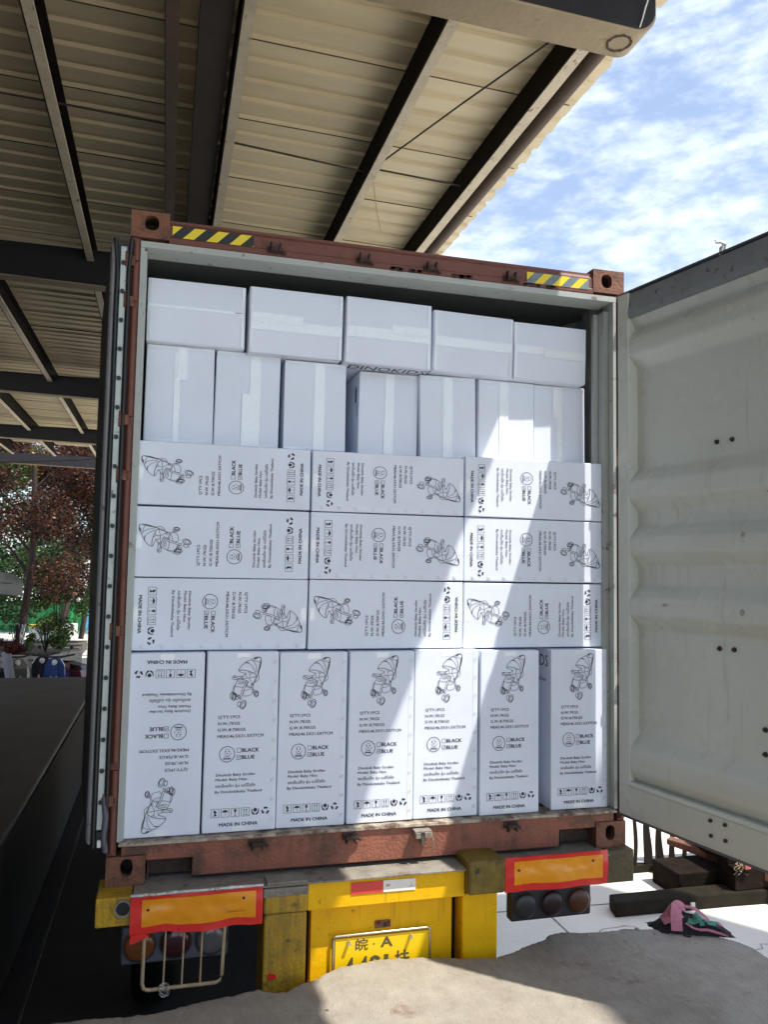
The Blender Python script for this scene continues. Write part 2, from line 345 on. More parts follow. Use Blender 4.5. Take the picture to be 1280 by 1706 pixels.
# longitudinal girder with its dark body
gb = MB(); gb.box(-1.125, -1.055, -3.2, 19.6, 4.02, 4.035); gb.box(-1.13, -1.118, -3.2, 19.6, 4.0355, 4.30); 
gd = gb.build('girder', M_GIRD, cr)
gb = MB(); gb.box(-.950, -.775, -3.2, 19.6, 4.12, 4.30); gb.build('girder_web', mat('dark_girder_brown', (.038, .028, .022), .8, var=.3), gd)  # dark brown box between the girder flange and the next purlin
gt = MB(); gt.tube([(1.255, -3.2, 4.13), (1.255, 19.6, 4.13)], .052, 14)
gt.build('gutter_pipe', M_GIRD, cr)
def rafter(y0, y1, zb, x1=1.253, mt=M_RAFT, x0=-9, top=None, slope=-.02):
    rr = .11; b = MB(); zt = top or 4.255
    f = lambda x: zb - slope*(1.25-x)*-1 if False else zb + .02*(1.25-x)
    poly = [(x0, f(x0))] + [(x1-rr + rr*math.sin(a), f(x1)+rr - rr*math.cos(a)) for a in [math.pi/2*i/8 for i in range(9)]] + [(x1, zt), (x0, zt)]
    b.prism(poly, XZ, y0, y1, 0)
    return b
b = rafter(-.262, -.045, 3.845, top=4.07)
# the near rafter: tan soffit, dark painted web facing the dock
for i, f in enumerate(b.f):
    pass
b.build('rafter', [M_RAFT], cr, bevel=.006)
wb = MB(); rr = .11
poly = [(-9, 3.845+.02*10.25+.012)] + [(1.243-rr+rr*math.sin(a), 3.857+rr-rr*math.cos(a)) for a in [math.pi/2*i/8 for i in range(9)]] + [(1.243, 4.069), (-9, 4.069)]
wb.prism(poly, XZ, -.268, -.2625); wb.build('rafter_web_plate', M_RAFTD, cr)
for yy in (4.62, 10.25, 15.5, 20.4):
    r_ = rafter(yy-.16, yy-.01, 3.79, top=4.20); r_.build('rafter', [M_RAFT], cr)
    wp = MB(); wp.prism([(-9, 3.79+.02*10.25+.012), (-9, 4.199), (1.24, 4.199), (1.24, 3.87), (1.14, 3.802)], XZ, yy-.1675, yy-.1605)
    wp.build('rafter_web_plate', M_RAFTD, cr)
rg = MB()   # round weld scar under the near rafter end
cx, cy = 1.105, -.155
ring = []
for k in range(40):
    a = 2*math.pi*k/40
    for q in (.052+.006*noise.noise(Vector((math.cos(a)*3, math.sin(a)*3, 1))), .066+.007*noise.noise(Vector((math.cos(a)*4, math.sin(a)*4, 5)))):
        ring.append((cx+math.cos(a)*q, cy+math.sin(a)*q, 3.8437+(.003)))
rg.add([(x, y_, z-.004) for x, y_, z in ring], [(2*k, 2*k+1, (2*k+3) % 80, (2*k+2) % 80) for k in range(40)])
rg.build('weld_scar', M_RUST, cr)
wr = MB(); wr.tube([(1.19, -.30, 4.02), (1.175, -.285, 3.96), (1.16, -.28, 3.90), (1.15, -.272, 3.86)], .004, 5)
wr.build('wire_end', M_WHITE, cr)
# sag rods between purlins and a diagonal brace
for p0, p1 in (((-1.86, 1.80, 4.15), (-1.12, 1.85, 4.15)), ((-.73, 1.95, 4.15), (.33, 2.09, 4.15)), ((.33, 2.02, 4.15), (1.10, 2.08, 4.15)), ((-2.95, 1.75, 4.15), (-1.86, 1.8, 4.15)),
               ((-1.86, 7.2, 4.15), (-.73, 7.3, 4.15)), ((-2.95, 7.1, 4.15), (-1.86, 7.2, 4.15))):
    q = MB(); q.tube([p0, p1], .007, 6); q.build('sag_rod', M_ROD, cr)
q = MB(); q.tube([(.955, .22, 4.10), (.68, 1.0, 4.11), (.392, 1.80, 4.10)], .006, 6); q.build('brace_rod', M_ROD, cr)
q = MB(); q.tube([(.43, 2.24, 4.15), (.56, 2.65, 4.15), (.72, 3.1, 4.15)], .004, 6); q.build('brace_rod', M_GUARD, cr)
# columns far left, out of the light
for yy in (-.1, 4.5, 10.1, 15.4, 20.3):
    q = MB(); q.box(-8.6, -8.4, yy-.22, yy-.02, ZD-.004 if yy < 9 else ZG, 3.87); q.build('column', M_GIRD, cr)
q = MB(); q.tube([(-6.5, 16.0, 3.45), (-4.5, 15.5, 3.37), (-2.9, 15.2, 3.47), (-1.4, 15, 3.7)], .012, 5)
tag(q.build('overhead_cable', M_ROD), 'thin dark cable sagging beneath the far end of the canopy', 'cable')
# unseen wall added left of the platform to darken the canopy underside
wl = thing('added_shade_wall', (-3.5, 0, ZD), 'unseen dark wall added beside the platform to dim the canopy underside', 'wall')
q = MB(); q.box(-3.6, -3.42, -9, 7.0, ZD-.004, 4.05); q.build('wall_panel', M_PITW, wl)
# unseen canopy added behind the camera, outlined to shade dock and near yard
nb = thing('added_shade_canopy', (5, -3, ZG), 'unseen canopy on posts added to shade the dock and near yard', 'canopy roof')
q = MB(); q.prism([(4.77, -8), (4.77, -4.0), (5.3, -1.2), (7.2, -1.2), (7.3, -1.35), (8.2, -2.6), (8.2, -8)], XY, 10.0, 10.06); q.build('shade_sheet', M_SHEET, nb)
for x, y_ in ((8.0, -3), (8.0, -7.8), (5.0, -7.8)):
    q = MB(); q.box(x-.1, x+.1, y_-.1, y_+.1, ZG, 10.0); q.build('post', M_GIRD, nb)

# ------------------------------------------------------------------ container
ct = thing('shipping_container', (0, 0, -.176), 'rusty red brown steel shipping container with its doors open, packed with white cartons', 'container')
ZB, ZT = -.176, 2.72
W = 1.219
def casting(x0, x1, z0, z1, hx, hz, rx, rz, y1=.178):
    b = MB(); n = 32; o1 = []; i1 = []
    cxx, czz = hx, hz
    for k in range(n):
        a = 2*math.pi*(k+.5)/n; dx, dz = math.cos(a), math.sin(a)
        ts = []
        if dx > 0: ts.append((x1-cxx)/dx)
        if dx < 0: ts.append((x0-cxx)/dx)
        if dz > 0: ts.append((z1-czz)/dz)
        if dz < 0: ts.append((z0-czz)/dz)
        t = min(ts); o1.append((cxx+dx*t, czz+dz*t))
        e = 4; q = (abs(dx/rx)**e + abs(dz/rz)**e)**(-1/e) if False else (abs(dx/rx)**2.6 + abs(dz/rz)**2.6)**(-1/2.6)
        i1.append((cxx+dx*q, czz+dz*q))
    # snap the corners
    for cx_, cz_ in ((x0, z0), (x1, z0), (x0, z1), (x1, z1)):
        k = min(range(n), key=lambda k: (o1[k][0]-cx_)**2+(o1[k][1]-cz_)**2); o1[k] = (cx_, cz_)
    yf = -.006
    vs = [(p[0], yf, p[1]) for p in o1] + [(p[0], yf, p[1]) for p in i1] + [(p[0], yf+.03, p[1]) for p in i1] + [(p[0], y1, p[1]) for p in o1]
    fs = []
    for k in range(n):
        j = (k+1) % n
        fs += [(k, j, n+j, n+k), (n+k, n+j, 2*n+j, 2*n+k), (k, j, 3*n+j, 3*n+k)]
    fs.append([3*n+k for k in range(n)])
    b.add(vs, fs)
    # dark cavity walls behind the plate
    vs = [(p[0], yf+.03, p[1]) for p in i1] + [(cxx+(p[0]-cxx)*1.25, yf+.12, czz+(p[1]-czz)*1.25) for p in i1]
    b.add(vs, [(k, (k+1) % n, n+(k+1) % n, n+k) for k in range(n)] + [[n+k for k in range(n)]], 1)
    return b.build('corner_casting', [M_CAST, M_RUST], ct)
casting(-W-.003, -1.058, 2.60, ZT, -1.134, 2.668, .030, .033)
casting(1.045, W+.003, 2.60, ZT, 1.122, 2.662, .030, .036)
casting(-W+.003, -1.058, ZB, -.056, -1.134, -.102, .025, .036)
casting(1.058, W, ZB, -.056, 1.134, -.108, .025, .036)
# header
hd = MB(); hd.prism([(0, 2.585), (-.004, 2.59), (-.004, 2.612), (0, 2.618), (0, 2.668), (.012, 2.685), (.012, 2.697), (.13, 2.697), (.13, 2.585)], YZ, -1.058, 1.045)
hd.build('header_rail', M_BROWN, ct)
for x, wd in ((.02, .05), (.10, .03), (.31, .03), (.35, .025), (.70, .05), (.80, .03)):
    rb = MB()
    for k in range(7):
        a = random.uniform(-wd, wd); s_ = random.uniform(.004, .010)
        rb.box(x+a-s_*1.6, x+a+s_*1.6, -.010, -.003, 2.594+random.uniform(-.004, .014)-s_, 2.594+s_)
    rb.build('rust_patch', M_RUST, ct)

# posts
def post(sx, x_in, x_out):
    b = MB(); a, c_ = sorted((x_in, x_out))
    b.box(a, c_, 0, .12, -.056, 2.60)
    return b.build('corner_post', M_BROWN, ct, bevel=.008, seg=3)
post(-1, -1.178, -W); post(1, 1.178, W)
for sx in (-1, 1):
    x = sx*1.196
    segs = [(-.04, .17), (.19, .30), (.33, .86), (.90, 1.52), (1.56, 1.76), (1.80, 2.28), (2.31, 2.47), (2.49, 2.58)] if sx < 0 else [(-.04, .6), (.7, 1.7), (1.8, 2.58)]
    b = MB()
    for z0, z1 in segs: b.tube([(x, -.004, z0), (x, -.004, z1)], .013, 12)
    b.build('post_ridge', M_BROWN, ct)
for z in (.18, .88, 1.54, 1.78, 2.30, 2.48):
    b = MB(); b.box(-W-.022, -1.198, -.034, -.0165, z-.022, z+.022); b.tube([(-W-.012, -.036, z-.035), (-W-.012, -.036, z+.035)], .011, 10)
    b.build('hinge', M_CAST, ct, bevel=.003)
for z in (.10, .66, 1.75, 2.45):
    b = MB(); b.box(1.200, W+.05, -.05, -.0165, z-.02, z+.02); b.build('hinge', M_CAST, ct, bevel=.003)
# grey frame liner
b = MB(); b.box(-1.177, -1.160, -.003, .10, .004, 2.555); b.box(-1.160, -1.150, .012, .10, .004, 2.545)
b.build('door_frame', M_LINER, ct)
b = MB(); b.box(1.160, 1.177, -.003, .10, .004, 2.555); b.box(1.135, 1.160, .045, .10, .004, 2.52); b.box(1.110, 1.135, .105, .13, .02, 2.52)
b.build('door_frame', M_LINER, ct)
b = MB(); b.box(-1.177, 1.177, -.004, .105, 2.556, 2.584)
b.prism([(.0, 2.5555), (.105, 2.5555), (.105, 2.546), (.012, 2.552)], YZ, -1.150, 1.135)
b.build('door_frame', M_LINER, ct)
# shell: side walls with corrugation, roof, floor, front
def sidewall(sx):
    b = MB(); pr = []; y = .13
    while y < 12.0:
        for dy, d in ((0, 0), (.07, 0), (.138, .036), (.208, .036)): pr.append((y+dy, d))
        y += .276
    vs = [(sx*(1.176+ (1-0)*0 + .036-d), yy, z) for yy, d in pr for z in (0, 2.62)]
    vo = [(v[0]+sx*.003, v[1], v[2]) for v in vs]; n = len(pr)
    b.add(vs, [(2*i, 2*i+1, 2*i+3, 2*i+2) for i in range(n-1)], 0); b.add(vo, [(2*i, 2*i+1, 2*i+3, 2*i+2) for i in range(n-1)], 1)
    b.build('side_wall', [M_LINER, M_BROWN], ct)
sidewall(-1); sidewall(1)
b = MB(); b.box(-1.215, -1.16, .13, 12.1, -.15, .0); b.box(1.16, 1.215, .13, 12.1, -.15, 0); b.build('side_rail', M_BROWN, ct)
b = MB(); b.box(-1.218, 1.218, .135, 12.1, 2.60, 2.66); b.build('roof_panel', M_DARKIN, ct)
b = MB(); b.box(-1.215, 1.215, 12.1, 12.16, -.15, 2.68); b.build('front_wall', M_DARKIN, ct)
b = MB(); b.box(-1.158, 1.158, .10, 12.1, -.03, -.004); b.build('floor_boards', M_GIRD, ct)
# sill
b = MB(); b.prism([(-1.158, -.012), (1.158, -.012), (1.158, -.055), (1.058, -.055), (1.058, -.080), (.862, -.080), (.862, -.157), (-.866, -.157), (-.866, -.080), (-1.058, -.080), (-1.058, -.055), (-1.158, -.055)], XZ, 0, .10)
b.build('door_sill', M_SILL, ct, bevel=.004)
b = MB(); vs = []; n = 120
for i in range(n+1):
    x = -1.17+2.34*i/n; q = .003*noise.noise(Vector((x*9, 1, 1)))
    vs += [(x, -.012+q, -.013), (x, -.010+q, -.002+q*.5), (x, .11, .001), (x, .11, -.011)]
b.add(vs, [(4*i+j, 4*i+(j+1) % 4, 4*i+4+(j+1) % 4, 4*i+4+j) for i in range(n) for j in range(4)]); b.build('sill_lip', M_LIP, ct)
for x0, x1 in ((-1.05, -.87), (.866, 1.05)):
    b = MB(); b.box(x0, x1, .06, .095, -.156, -.083); b.box(x0, x0+.006, .0, .06, -.156, -.083); b.build('lashing_recess', M_RUST, ct)
# lock keepers
def keeper(x, z, up, mt=M_RUST, s=1.0):
    b = MB()
    b.box(x-.036*s, x+.036*s, -.014, -.005, z-.016*s, z+.012*s)
    for d in (-1, 1):
        b.prism([(d*.018*s-.006+x, z-.014*s), (d*.018*s+.007+x, z-.014*s), (d*.022*s+.006+x, z+.024*s*up), (d*.022*s-.002+x, z+.030*s*up)], XZ, -.040*s, -.012)
    b.box(x-.024*s, x+.024*s, -.036*s, -.015, z-.012*s, z+.004*s)
    b.tube([(x+.02*s, -.03, z), (x+.05*s, -.012, z-.018*s)], .008, 6)
    return b.build('lock_keeper', mt, ct, bevel=.003, seg=1)
for x in (-.588, -.170, .165, .580): keeper(x, 2.613, 1)
for x in (-.594, -.178, .603): keeper(x, -.034, -1)
b = MB(); b.box(.115, .195, -.05, -.005, -.030, -.022); b.box(.118, .142, -.055, -.008, -.054, -.030); b.box(.160, .196, -.058, -.008, -.052, -.028)
b.box(.150, .162, -.04, -.005, -.09, -.03); b.tube([(.197, -.05, -.045), (.205, -.045, -.09), (.198, -.04, -.135)], .0025, 6)
b.build('lock_keeper', M_DECK, ct, bevel=.003, seg=1)
# hazard stickers
def hazard(x0, x1, z0, z1, n, dark):
    b = MB(); y = -.0055; b.add([(x0, y, z0), (x1, y, z0), (x1, y, z1), (x0, y, z1)], [(0, 1, 2, 3)], 0)
    h = z1-z0; pw = (x1-x0+h)/n; y -= .0006
    for k in range(n):
        a = x0-h+pw*k+ pw*.42; c_ = a+pw*.52
        pl = [(a, z0), (c_, z0), (c_+h, z1), (a+h, z1)]
        # clip to the sticker
        def clip(pl, xlim, keep):
            o_ = []
            for i in range(len(pl)):
                p, q = pl[i], pl[(i+1) % len(pl)]; ip, iq = keep(p[0]), keep(q[0])
                if ip: o_.append(p)
                if ip != iq: t = (xlim-p[0])/(q[0]-p[0]); o_.append((xlim, p[1]+(q[1]-p[1])*t))
            return o_
        pl = clip(pl, x0, lambda v: v >= x0-1e-9)
        if len(pl) > 2: pl = clip(pl, x1, lambda v: v <= x1+1e-9)
        if len(pl) > 2: b.add([(p[0], y, p[1]) for p in pl], [list(range(len(pl)))], 1)
    return b.build('hazard_sticker', [M_HAZY, dark], ct)
hazard(-1.045, -.686, 2.615, 2.667, 4, M_HAZK)
h2 = hazard(.674, 1.020, 2.606, 2.660, 4, M_HAZF); h2['label'] = 'faded yellow and grey hazard sticker'

# right door
th = R(11); E_ = Vector((math.sin(th), -math.cos(th), 0)); NO = Vector((math.cos(th), math.sin(th), 0)); P0 = Vector((1.132, -.088, 0))
def dfn(s, t, z): return P0 + E_*s + NO*t + Vector((0, 0, z))
def dbox(mb, s0, s1, t0, t1, z0, z1, mi=0):
    vs = [dfn(s, t, z) for z in (z0, z1) for t in (t0, t1) for s in (s0, s1)]
    mb.add(vs, [(0, 2, 3, 1), (4, 5, 7, 6), (0, 1, 5, 4), (2, 6, 7, 3), (0, 4, 6, 2), (1, 3, 7, 5)], mi)
dr = MB(); dbox(dr, 0, .075, 0, .067, .012, 2.555)
door = dr.build('door', M_DOOR, ct, bevel=.006, seg=3); door['label'] = 'right container door swung open, its pale grey ribbed inner face showing'
b = MB(); dbox(b, 1.09, 1.165, 0, .045, .012, 2.555); b.build('door_stile', M_DOOR, door, bevel=.006)
b = MB(); prof = [(2.42, .03), (2.425, .002), (2.45, -.002), (2.548, .012), (2.555, .045), (2.41, .045)]
def dprism(b, prof, s0, s1, mi=0):
    n = len(prof); vs = [dfn(s0, t, z) for z, t in prof] + [dfn(s1, t, z) for z, t in prof]
    b.add(vs, [list(range(n)), list(range(n, 2*n))] + [(i, (i+1) % n, n+(i+1) % n, n+i) for i in range(n)], mi)
dprism(b, prof, .075, 1.09); b.build('door_rail', M_DOOR_RAIL, door)
b = MB(); dprism(b, [(.012, .004), (.012, .045), (.175, .045), (.175, .002), (.160, -.006), (.150, .001), (.03, .001)], .075, 1.09); b.build('door_rail', M_DOOR, door)
DD = .062
pp = [(2.425, .02), (2.37, .05), (2.315, .004), (2.235, .004), (2.17, DD), (1.67, DD), (1.605, .004), (1.525, .004), (1.46, DD), (1.395, DD), (1.33, .004), (1.265, .004), (1.20, DD), (1.105, DD), (1.04, .004), (.965, .004), (.90, DD), (.395, DD), (.33, .004), (.225, .004), (.170, .045)]
# round the folds slightly
def roundprof(pp, r=.016):
    o_ = [pp[0]]
    for a, b_, c_ in zip(pp, pp[1:], pp[2:]):
        A, B, Cc = Vector((a[0], a[1])), Vector((b_[0], b_[1])), Vector((c_[0], c_[1]))
        u = (A-B).normalized()*r; v = (Cc-B).normalized()*r
        for t in (0, .33, .67, 1): q = (B+u)*(1-t)**2 + B*2*t*(1-t) + (B+v)*t*t; o_.append((q.x, q.y))
    return o_+[pp[-1]]
rp_ = roundprof(pp); b = MB(); SS = [.075+i*(1.015)/16 for i in range(17)]
def bulge(s, z): return .0025*noise.noise(Vector((s*3.1, z*2.3, 4))) + .0012*noise.noise(Vector((s*9, z*7, 2)))
vs = [dfn(s, t + (bulge(s, z) if .08 < s < 1.08 else 0), z) for z, t in rp_ for s in SS]; n = len(SS)
b.add(vs, [(i*n+j, i*n+j+1, (i+1)*n+j+1, (i+1)*n+j) for i in range(len(rp_)-1) for j in range(n-1)], 0, True)
vs = [dfn(s, .066, z) for z in (.17, 2.42) for s in (.075, 1.09)]; b.add(vs, [(0, 1, 3, 2)], 1)
b.build('door_panel', [M_DOOR, M_BROWN], door)
b = MB(); dbox(b, 0, 1.165, .068, .072, .012, 2.555); b.build('outer_skin', M_BROWN, door)
b = MB(); dbox(b, -.002, 1.167, .002, .046, 2.556, 2.562); b.build('gasket', M_LAMPH, door)
b = MB(); dbox(b, .0, 1.165, .004, .046, .0, .011); b.build('gasket', M_LAMPH, door)
for s, z in ((.555, 1.744), (.636, 1.744), (.556, .845), (.632, .847), (.835, .740), (.835, .641), (.778, .541), (.776, .443)):
    t0 = DD
    b = MB(); c0 = dfn(s, t0-.012, z); b.tube([c0, c0+NO*.012], .008, 6); b.disc(dfn(s, t0-.0035, z), .011, NO, 12, .003); b.build('bolt', M_RUST, door)
M_SCUFF = mat('dark_scuff', (.33, .345, .31), .7, var=.3, vscale=30)
for s, z, ra, rb in ((.722, 1.008, .012, .014), (.73, 1.33, .010, .014), (.30, 1.02, .018, .007), (.86, 1.50, .016, .006)):
    t = .0025 if abs(z-1.008) < .01 or z in (1.33, 1.02, 1.50) else DD-.001
    b = MB(); n = 18; pts_ = [(math.cos(2*math.pi*k/n)*ra*(1+.5*noise.noise(Vector((k*1.1, s*9, z)))), math.sin(2*math.pi*k/n)*rb*(1+.5*noise.noise(Vector((k*1.3, z*9, s))))) for k in range(n)]
    b.add([dfn(s+a_, t, z+c_) for a_, c_ in pts_], [list(range(n))]); b.build('paint_scuff', M_SCUFF, door)
for s, z in ((.552, .141-.012), (.627, .144-.012), (.554, .067), (.629, .069)):
    b = MB(); c0 = dfn(s, -.009, z); b.tube([c0, c0+NO*.012], .008, 6); b.build('bolt', M_RUST, door)
b = MB()
hp = [dfn(.62, .02, 2.555), dfn(.625, .02, 2.585), dfn(.64, .02, 2.595), dfn(.628, .02, 2.61), dfn(.60, .02, 2.618), dfn(.595, .02, 2.63)]
b.tube(hp, .009, 7, r1=.004); b.tube([dfn(.64, .02, 2.56), dfn(.652, .02, 2.59), dfn(.635, .02, 2.604)], .007, 6); b.build('hook', M_WHITE, door)

# left door (folded back along the container side)
A = Vector((-1.212, -.034, 0)); Bc = Vector((-1.295, -.030, 0)); el = (Vector((-1.417, 1.12, 0)) - Bc).normalized(); nl = Vector((-el.y, el.x, 0))  # nl points to -X
def lfn(s, t, z): return Bc + el*s - nl*t + Vector((0, 0, z))   # t from the inner face towards the container
def lbox(mb, s0, s1, t0, t1, z0, z1, mi=0):
    vs = [lfn(s, t, z) for z in (z0, z1) for t in (t0, t1) for s in (s0, s1)]
    mb.add(vs, [(0, 2, 3, 1), (4, 5, 7, 6), (0, 1, 5, 4), (2, 6, 7, 3), (0, 4, 6, 2), (1, 3, 7, 5)], mi)
b = MB(); lbox(b, .012, .075, .0, .06, .012, 2.555)
ld = b.build('door', M_DOOREDGE, ct, bevel=.004); ld['label'] = 'left container door folded back, only its rubber sealed hinge edge visible'
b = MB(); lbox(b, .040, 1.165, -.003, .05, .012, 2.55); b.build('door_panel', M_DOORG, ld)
b = MB(); b.box(-1.290, -1.278, -.036, -.017, .012, 2.548); b.build('edge_frame', M_DOOREDGE, ld, bevel=.004)
def lip(x, wd, z0=.0, z1=2.565, arc=.02):
    b = MB(); n = 40; vs = []
    for i in range(n+1):
        z = z0+(z1-z0)*i/n; t = max(0, (i-n+3)/3); q = arc*t*t; wv = .002*noise.noise(Vector((z*6, x*50, 1)))
        pts = [(x-wd/2, -.030), (x-wd/4, -.052+wv), (x+wd/4, -.053+wv), (x+wd/2, -.030)]
        vs += [(px_+wv-(q*.6 if x < -1.25 else -q*.4), py_, z) for px_, py_ in pts]
    b.add(vs, [(4*i+j, 4*i+(j+1) % 4, 4*i+4+(j+1) % 4, 4*i+4+j) for i in range(n) for j in range(4)], 0, True)
    b.add([vs[0], vs[1], vs[2], vs[3]], [(0, 1, 2, 3)]); b.add(vs[-4:], [(0, 1, 2, 3)])
    return b.build('gasket', M_RUB, ld)
lip(-1.2675, .020); lip(-1.2215, .018, z1=2.575)
b = MB(); b.box(-1.257, -1.2315, -.043, -.031, .07, 2.535); st = b.build('retainer_strip', M_STRIP, ld, bevel=.003)
b = MB(); b.box(-1.278, -1.214, -.031, -.018, .004, 2.555); b.build('gasket_base', M_RUB, ld)
b = MB(); b.disc((-1.244, -.052, 0), .0095, (0, 1, 0), 12, .008); b.disc((-1.244, -.0535, 0), .004, (0, 1, 0), 8, .003)
rv = b.build('rivet', M_RUB, st, org=(-1.244, -.052, 0)); rv.location.z = 2.46 - 0
base_loc = rv.location.copy(); zs = [2.46-.1265*i for i in range(20)]
rv.location = base_loc.copy(); wz = parent_world(st).z
rv.location.z = zs[0]-wz
for z in zs[1:]:
    c_ = rv.copy(); C.objects.link(c_); c_.parent = st; c_.location.z = z-wz
b = MB(); b.tube([(-1.232, -.04, .20), (-1.222, -.045, .12), (-1.228, -.045, .04), (-1.218, -.04, -.02)], .012, 8); b.build('gasket_tail', M_LAMPH, ld)
b = MB(); b.box(-1.252, -1.236, -.045, -.03, .0, .03); b.build('drain_clip', M_WHITE, ld, bevel=.002)

# ------------------------------------------------------------------ trailer
tr = thing('trailer_chassis', (0, .2, ZG), 'yellow container trailer rear with red and amber reflector boards, backed against the dock', 'truck trailer')
def part(name, mts, *boxes, bevel=.004, parent=None):
    b = MB()
    for q in boxes: b.box(*q)
    return b.build(name, mts, parent or tr, bevel=bevel)
part('deck_plate', M_DECK, (-1.10, .515, -.125, .5, -.186, -.1775), (.5155, 1.08, -.095, .5, -.186, -.1775), bevel=.002)
part('deck_pad', M_DECK, (-.56, -.385, -.128, -.03, -.1765, -.166), bevel=.003)
part('deck_pad', M_DECK, (.37, .53, -.12, -.02, -.1765, -.168), bevel=.003)
part('rear_beam', M_YEL, (-.380, .338, -.10, .12, -.306, -.1875))
part('end_block', M_YELD, (-1.243, -1.105, -.12, .10, -.290, -.1765), bevel=.006)
part('end_block', mat('muddy_brown_steel', (.10, .075, .035), .75, var=.3, vscale=9, bump=.4, streak=.4), (1.085, 1.234, -.055, .12, -.330, -.177), bevel=.006)
b = MB(); ringp = []
for r_ in (.034, .026):
    b2 = [(-1.137+math.cos(2*math.pi*k/20)*r_, -.132, -.218+math.sin(2*math.pi*k/20)*r_*1.05) for k in range(20)]
    ringp += b2
b.add(ringp, [(k, (k+1) % 20, 20+(k+1) % 20, 20+k) for k in range(20)]); b.add([(v[0], -.122, v[2]) for v in ringp[:20]] + ringp[:20], [(k, (k+1) % 20, 20+(k+1) % 20, 20+k) for k in range(20)])
b.build('ring_bush', M_DECK, tr)
b = MB(); b.disc((-1.137, -.1235, -.218), .027, (0, 1, 0), 20, .002); b.build('bush_hole', M_HAZK, tr)
part('rear_post', M_YELD, (-.568, -.386, -.118, .10, -.78, -.300), bevel=.008)
part('rear_post', M_YELD, (-.572, -.383, -.126, .08, -.298, -.190), bevel=.01)
part('rear_post', M_YEL, (.338, .510, -.075, .10, -.80, -.307), bevel=.008)
part('post_cap', mat('oily_yellow_paint', (.17, .115, .010), .6, var=.35, vscale=12, bump=.5, rust=.35, rscale=14, rustcol=(.03, .025, .015), streak=.6, dirt=.6, dirtcol=(.045, .038, .015)), (.335, .512, -.160, .08, -.285, -.137), bevel=.012)
part('post_cap', M_DECK, (-.574, -.382, -.130, -.12, -.225, -.190), bevel=.003)
part('plate_panel', M_YEL, (-.352, .303, -.032, .10, -.85, -.308))
part('back_panel', M_GREEND, (-.38, .337, .02, .11, -.80, -.31))
part('cross_beam', M_GREEND, (-1.08, -.60, .13, .22, -.36, -.19), (.55, 1.07, .13, .22, -.35, -.19))
part('main_rail', M_YELD, (-.52, -.42, .10, 11.8, -.62, -.19), (.40, .50, .10, 11.8, -.62, -.19))
# license plate
lp = part('license_plate', M_PLATE, (-.243, .189, -.044, -.040, -.66, -.462), bevel=0); lp.name = 'license_plate'
b = MB(); fr = [(-.254, -.68), (-.254, -.462), (-.250, -.452), (-.240, -.448), (.180, -.448), (.190, -.452), (.194, -.462), (.194, -.68)]
b.tube([(x, -.047, z) for x, z in fr], .0055, 8); b.build('plate_frame', M_CHROME, lp)
fn = lambda u, v: Vector((u, -.0448, v))
b = MB(); add_text(b, '皖', .040, -.152, -.516, fn, width=.056, bold=.002)
b.build('plate_character', M_PLTXT, lp); b = MB(); add_text(b, 'A', .044, -.037, -.515, fn, width=.052, bold=.004)
b.build('plate_character', M_PLTXT, lp); b = MB(); b.disc((-.068, -.0448, -.497), .0042, (0, 1, 0), 12, .0003)
for t, x, wd in (('4', -.205, .046), ('4', -.142, .046), ('9', -.088, .05), ('1', -.020, .016), ('挂', .030, .065)):
    b.build('plate_character', M_PLTXT, lp); b = MB(); add_text(b, t, (.098 if t != '挂' else .064), x, -.640 if t != '挂' else -.612, fn, width=wd, bold=.004)
b.build('plate_character', M_PLTXT, lp)
for x in (-.184, .100):
    b = MB(); b.tube([(x, -.062, -.478), (x, -.044, -.478)], .0075, 10); b.disc((x, -.066, -.478), .0075, (0, 1, 0), 10, .005); b.build('plate_bolt', M_CHROME, lp)
b = MB(); b.box(-.062, .010, -.040, -.034, -.434, -.402); b.build('latch_plate', M_CAST, tr, bevel=.002)
b = MB(); b.disc((-.045, -.0445, -.411), .006, (0, 1, 0), 8, .004); b.disc((-.015, -.0445, -.42), .009, (0, 1, 0), 8, .004); b.disc((.0, -.0445, -.410), .004, (0, 1, 0), 8, .004); b.build('latch_rivet', M_RUST, tr)
# sticker strip
b = MB(); b.add([(-.19, -.1035, -.254), (-.045, -.1035, -.255), (-.045, -.1035, -.2045), (-.19, -.1035, -.2035)], [(0, 1, 2, 3)], 0); b.add([(-.045, -.1035, -.255), (.104, -.1035, -.256), (.104, -.1035, -.206), (-.045, -.1035, -.2045)], [(0, 1, 2, 3)], 1)
add_text(b, '3M', .010, -.033, -.232, lambda u, v: Vector((u, -.1039, v)), mi=0, width=.017, bold=.0012)
add_text(b, 'C', .008, .080, -.232, lambda u, v: Vector((u, -.1039, v)), mi=2)
add_text(b, 'CCC 020', .004, .070, -.240, lambda u, v: Vector((u, -.1039, v)), mi=2, width=.022)
b.build('reflective_sticker', [M_REFDR, M_WHITE, M_INK], tr)
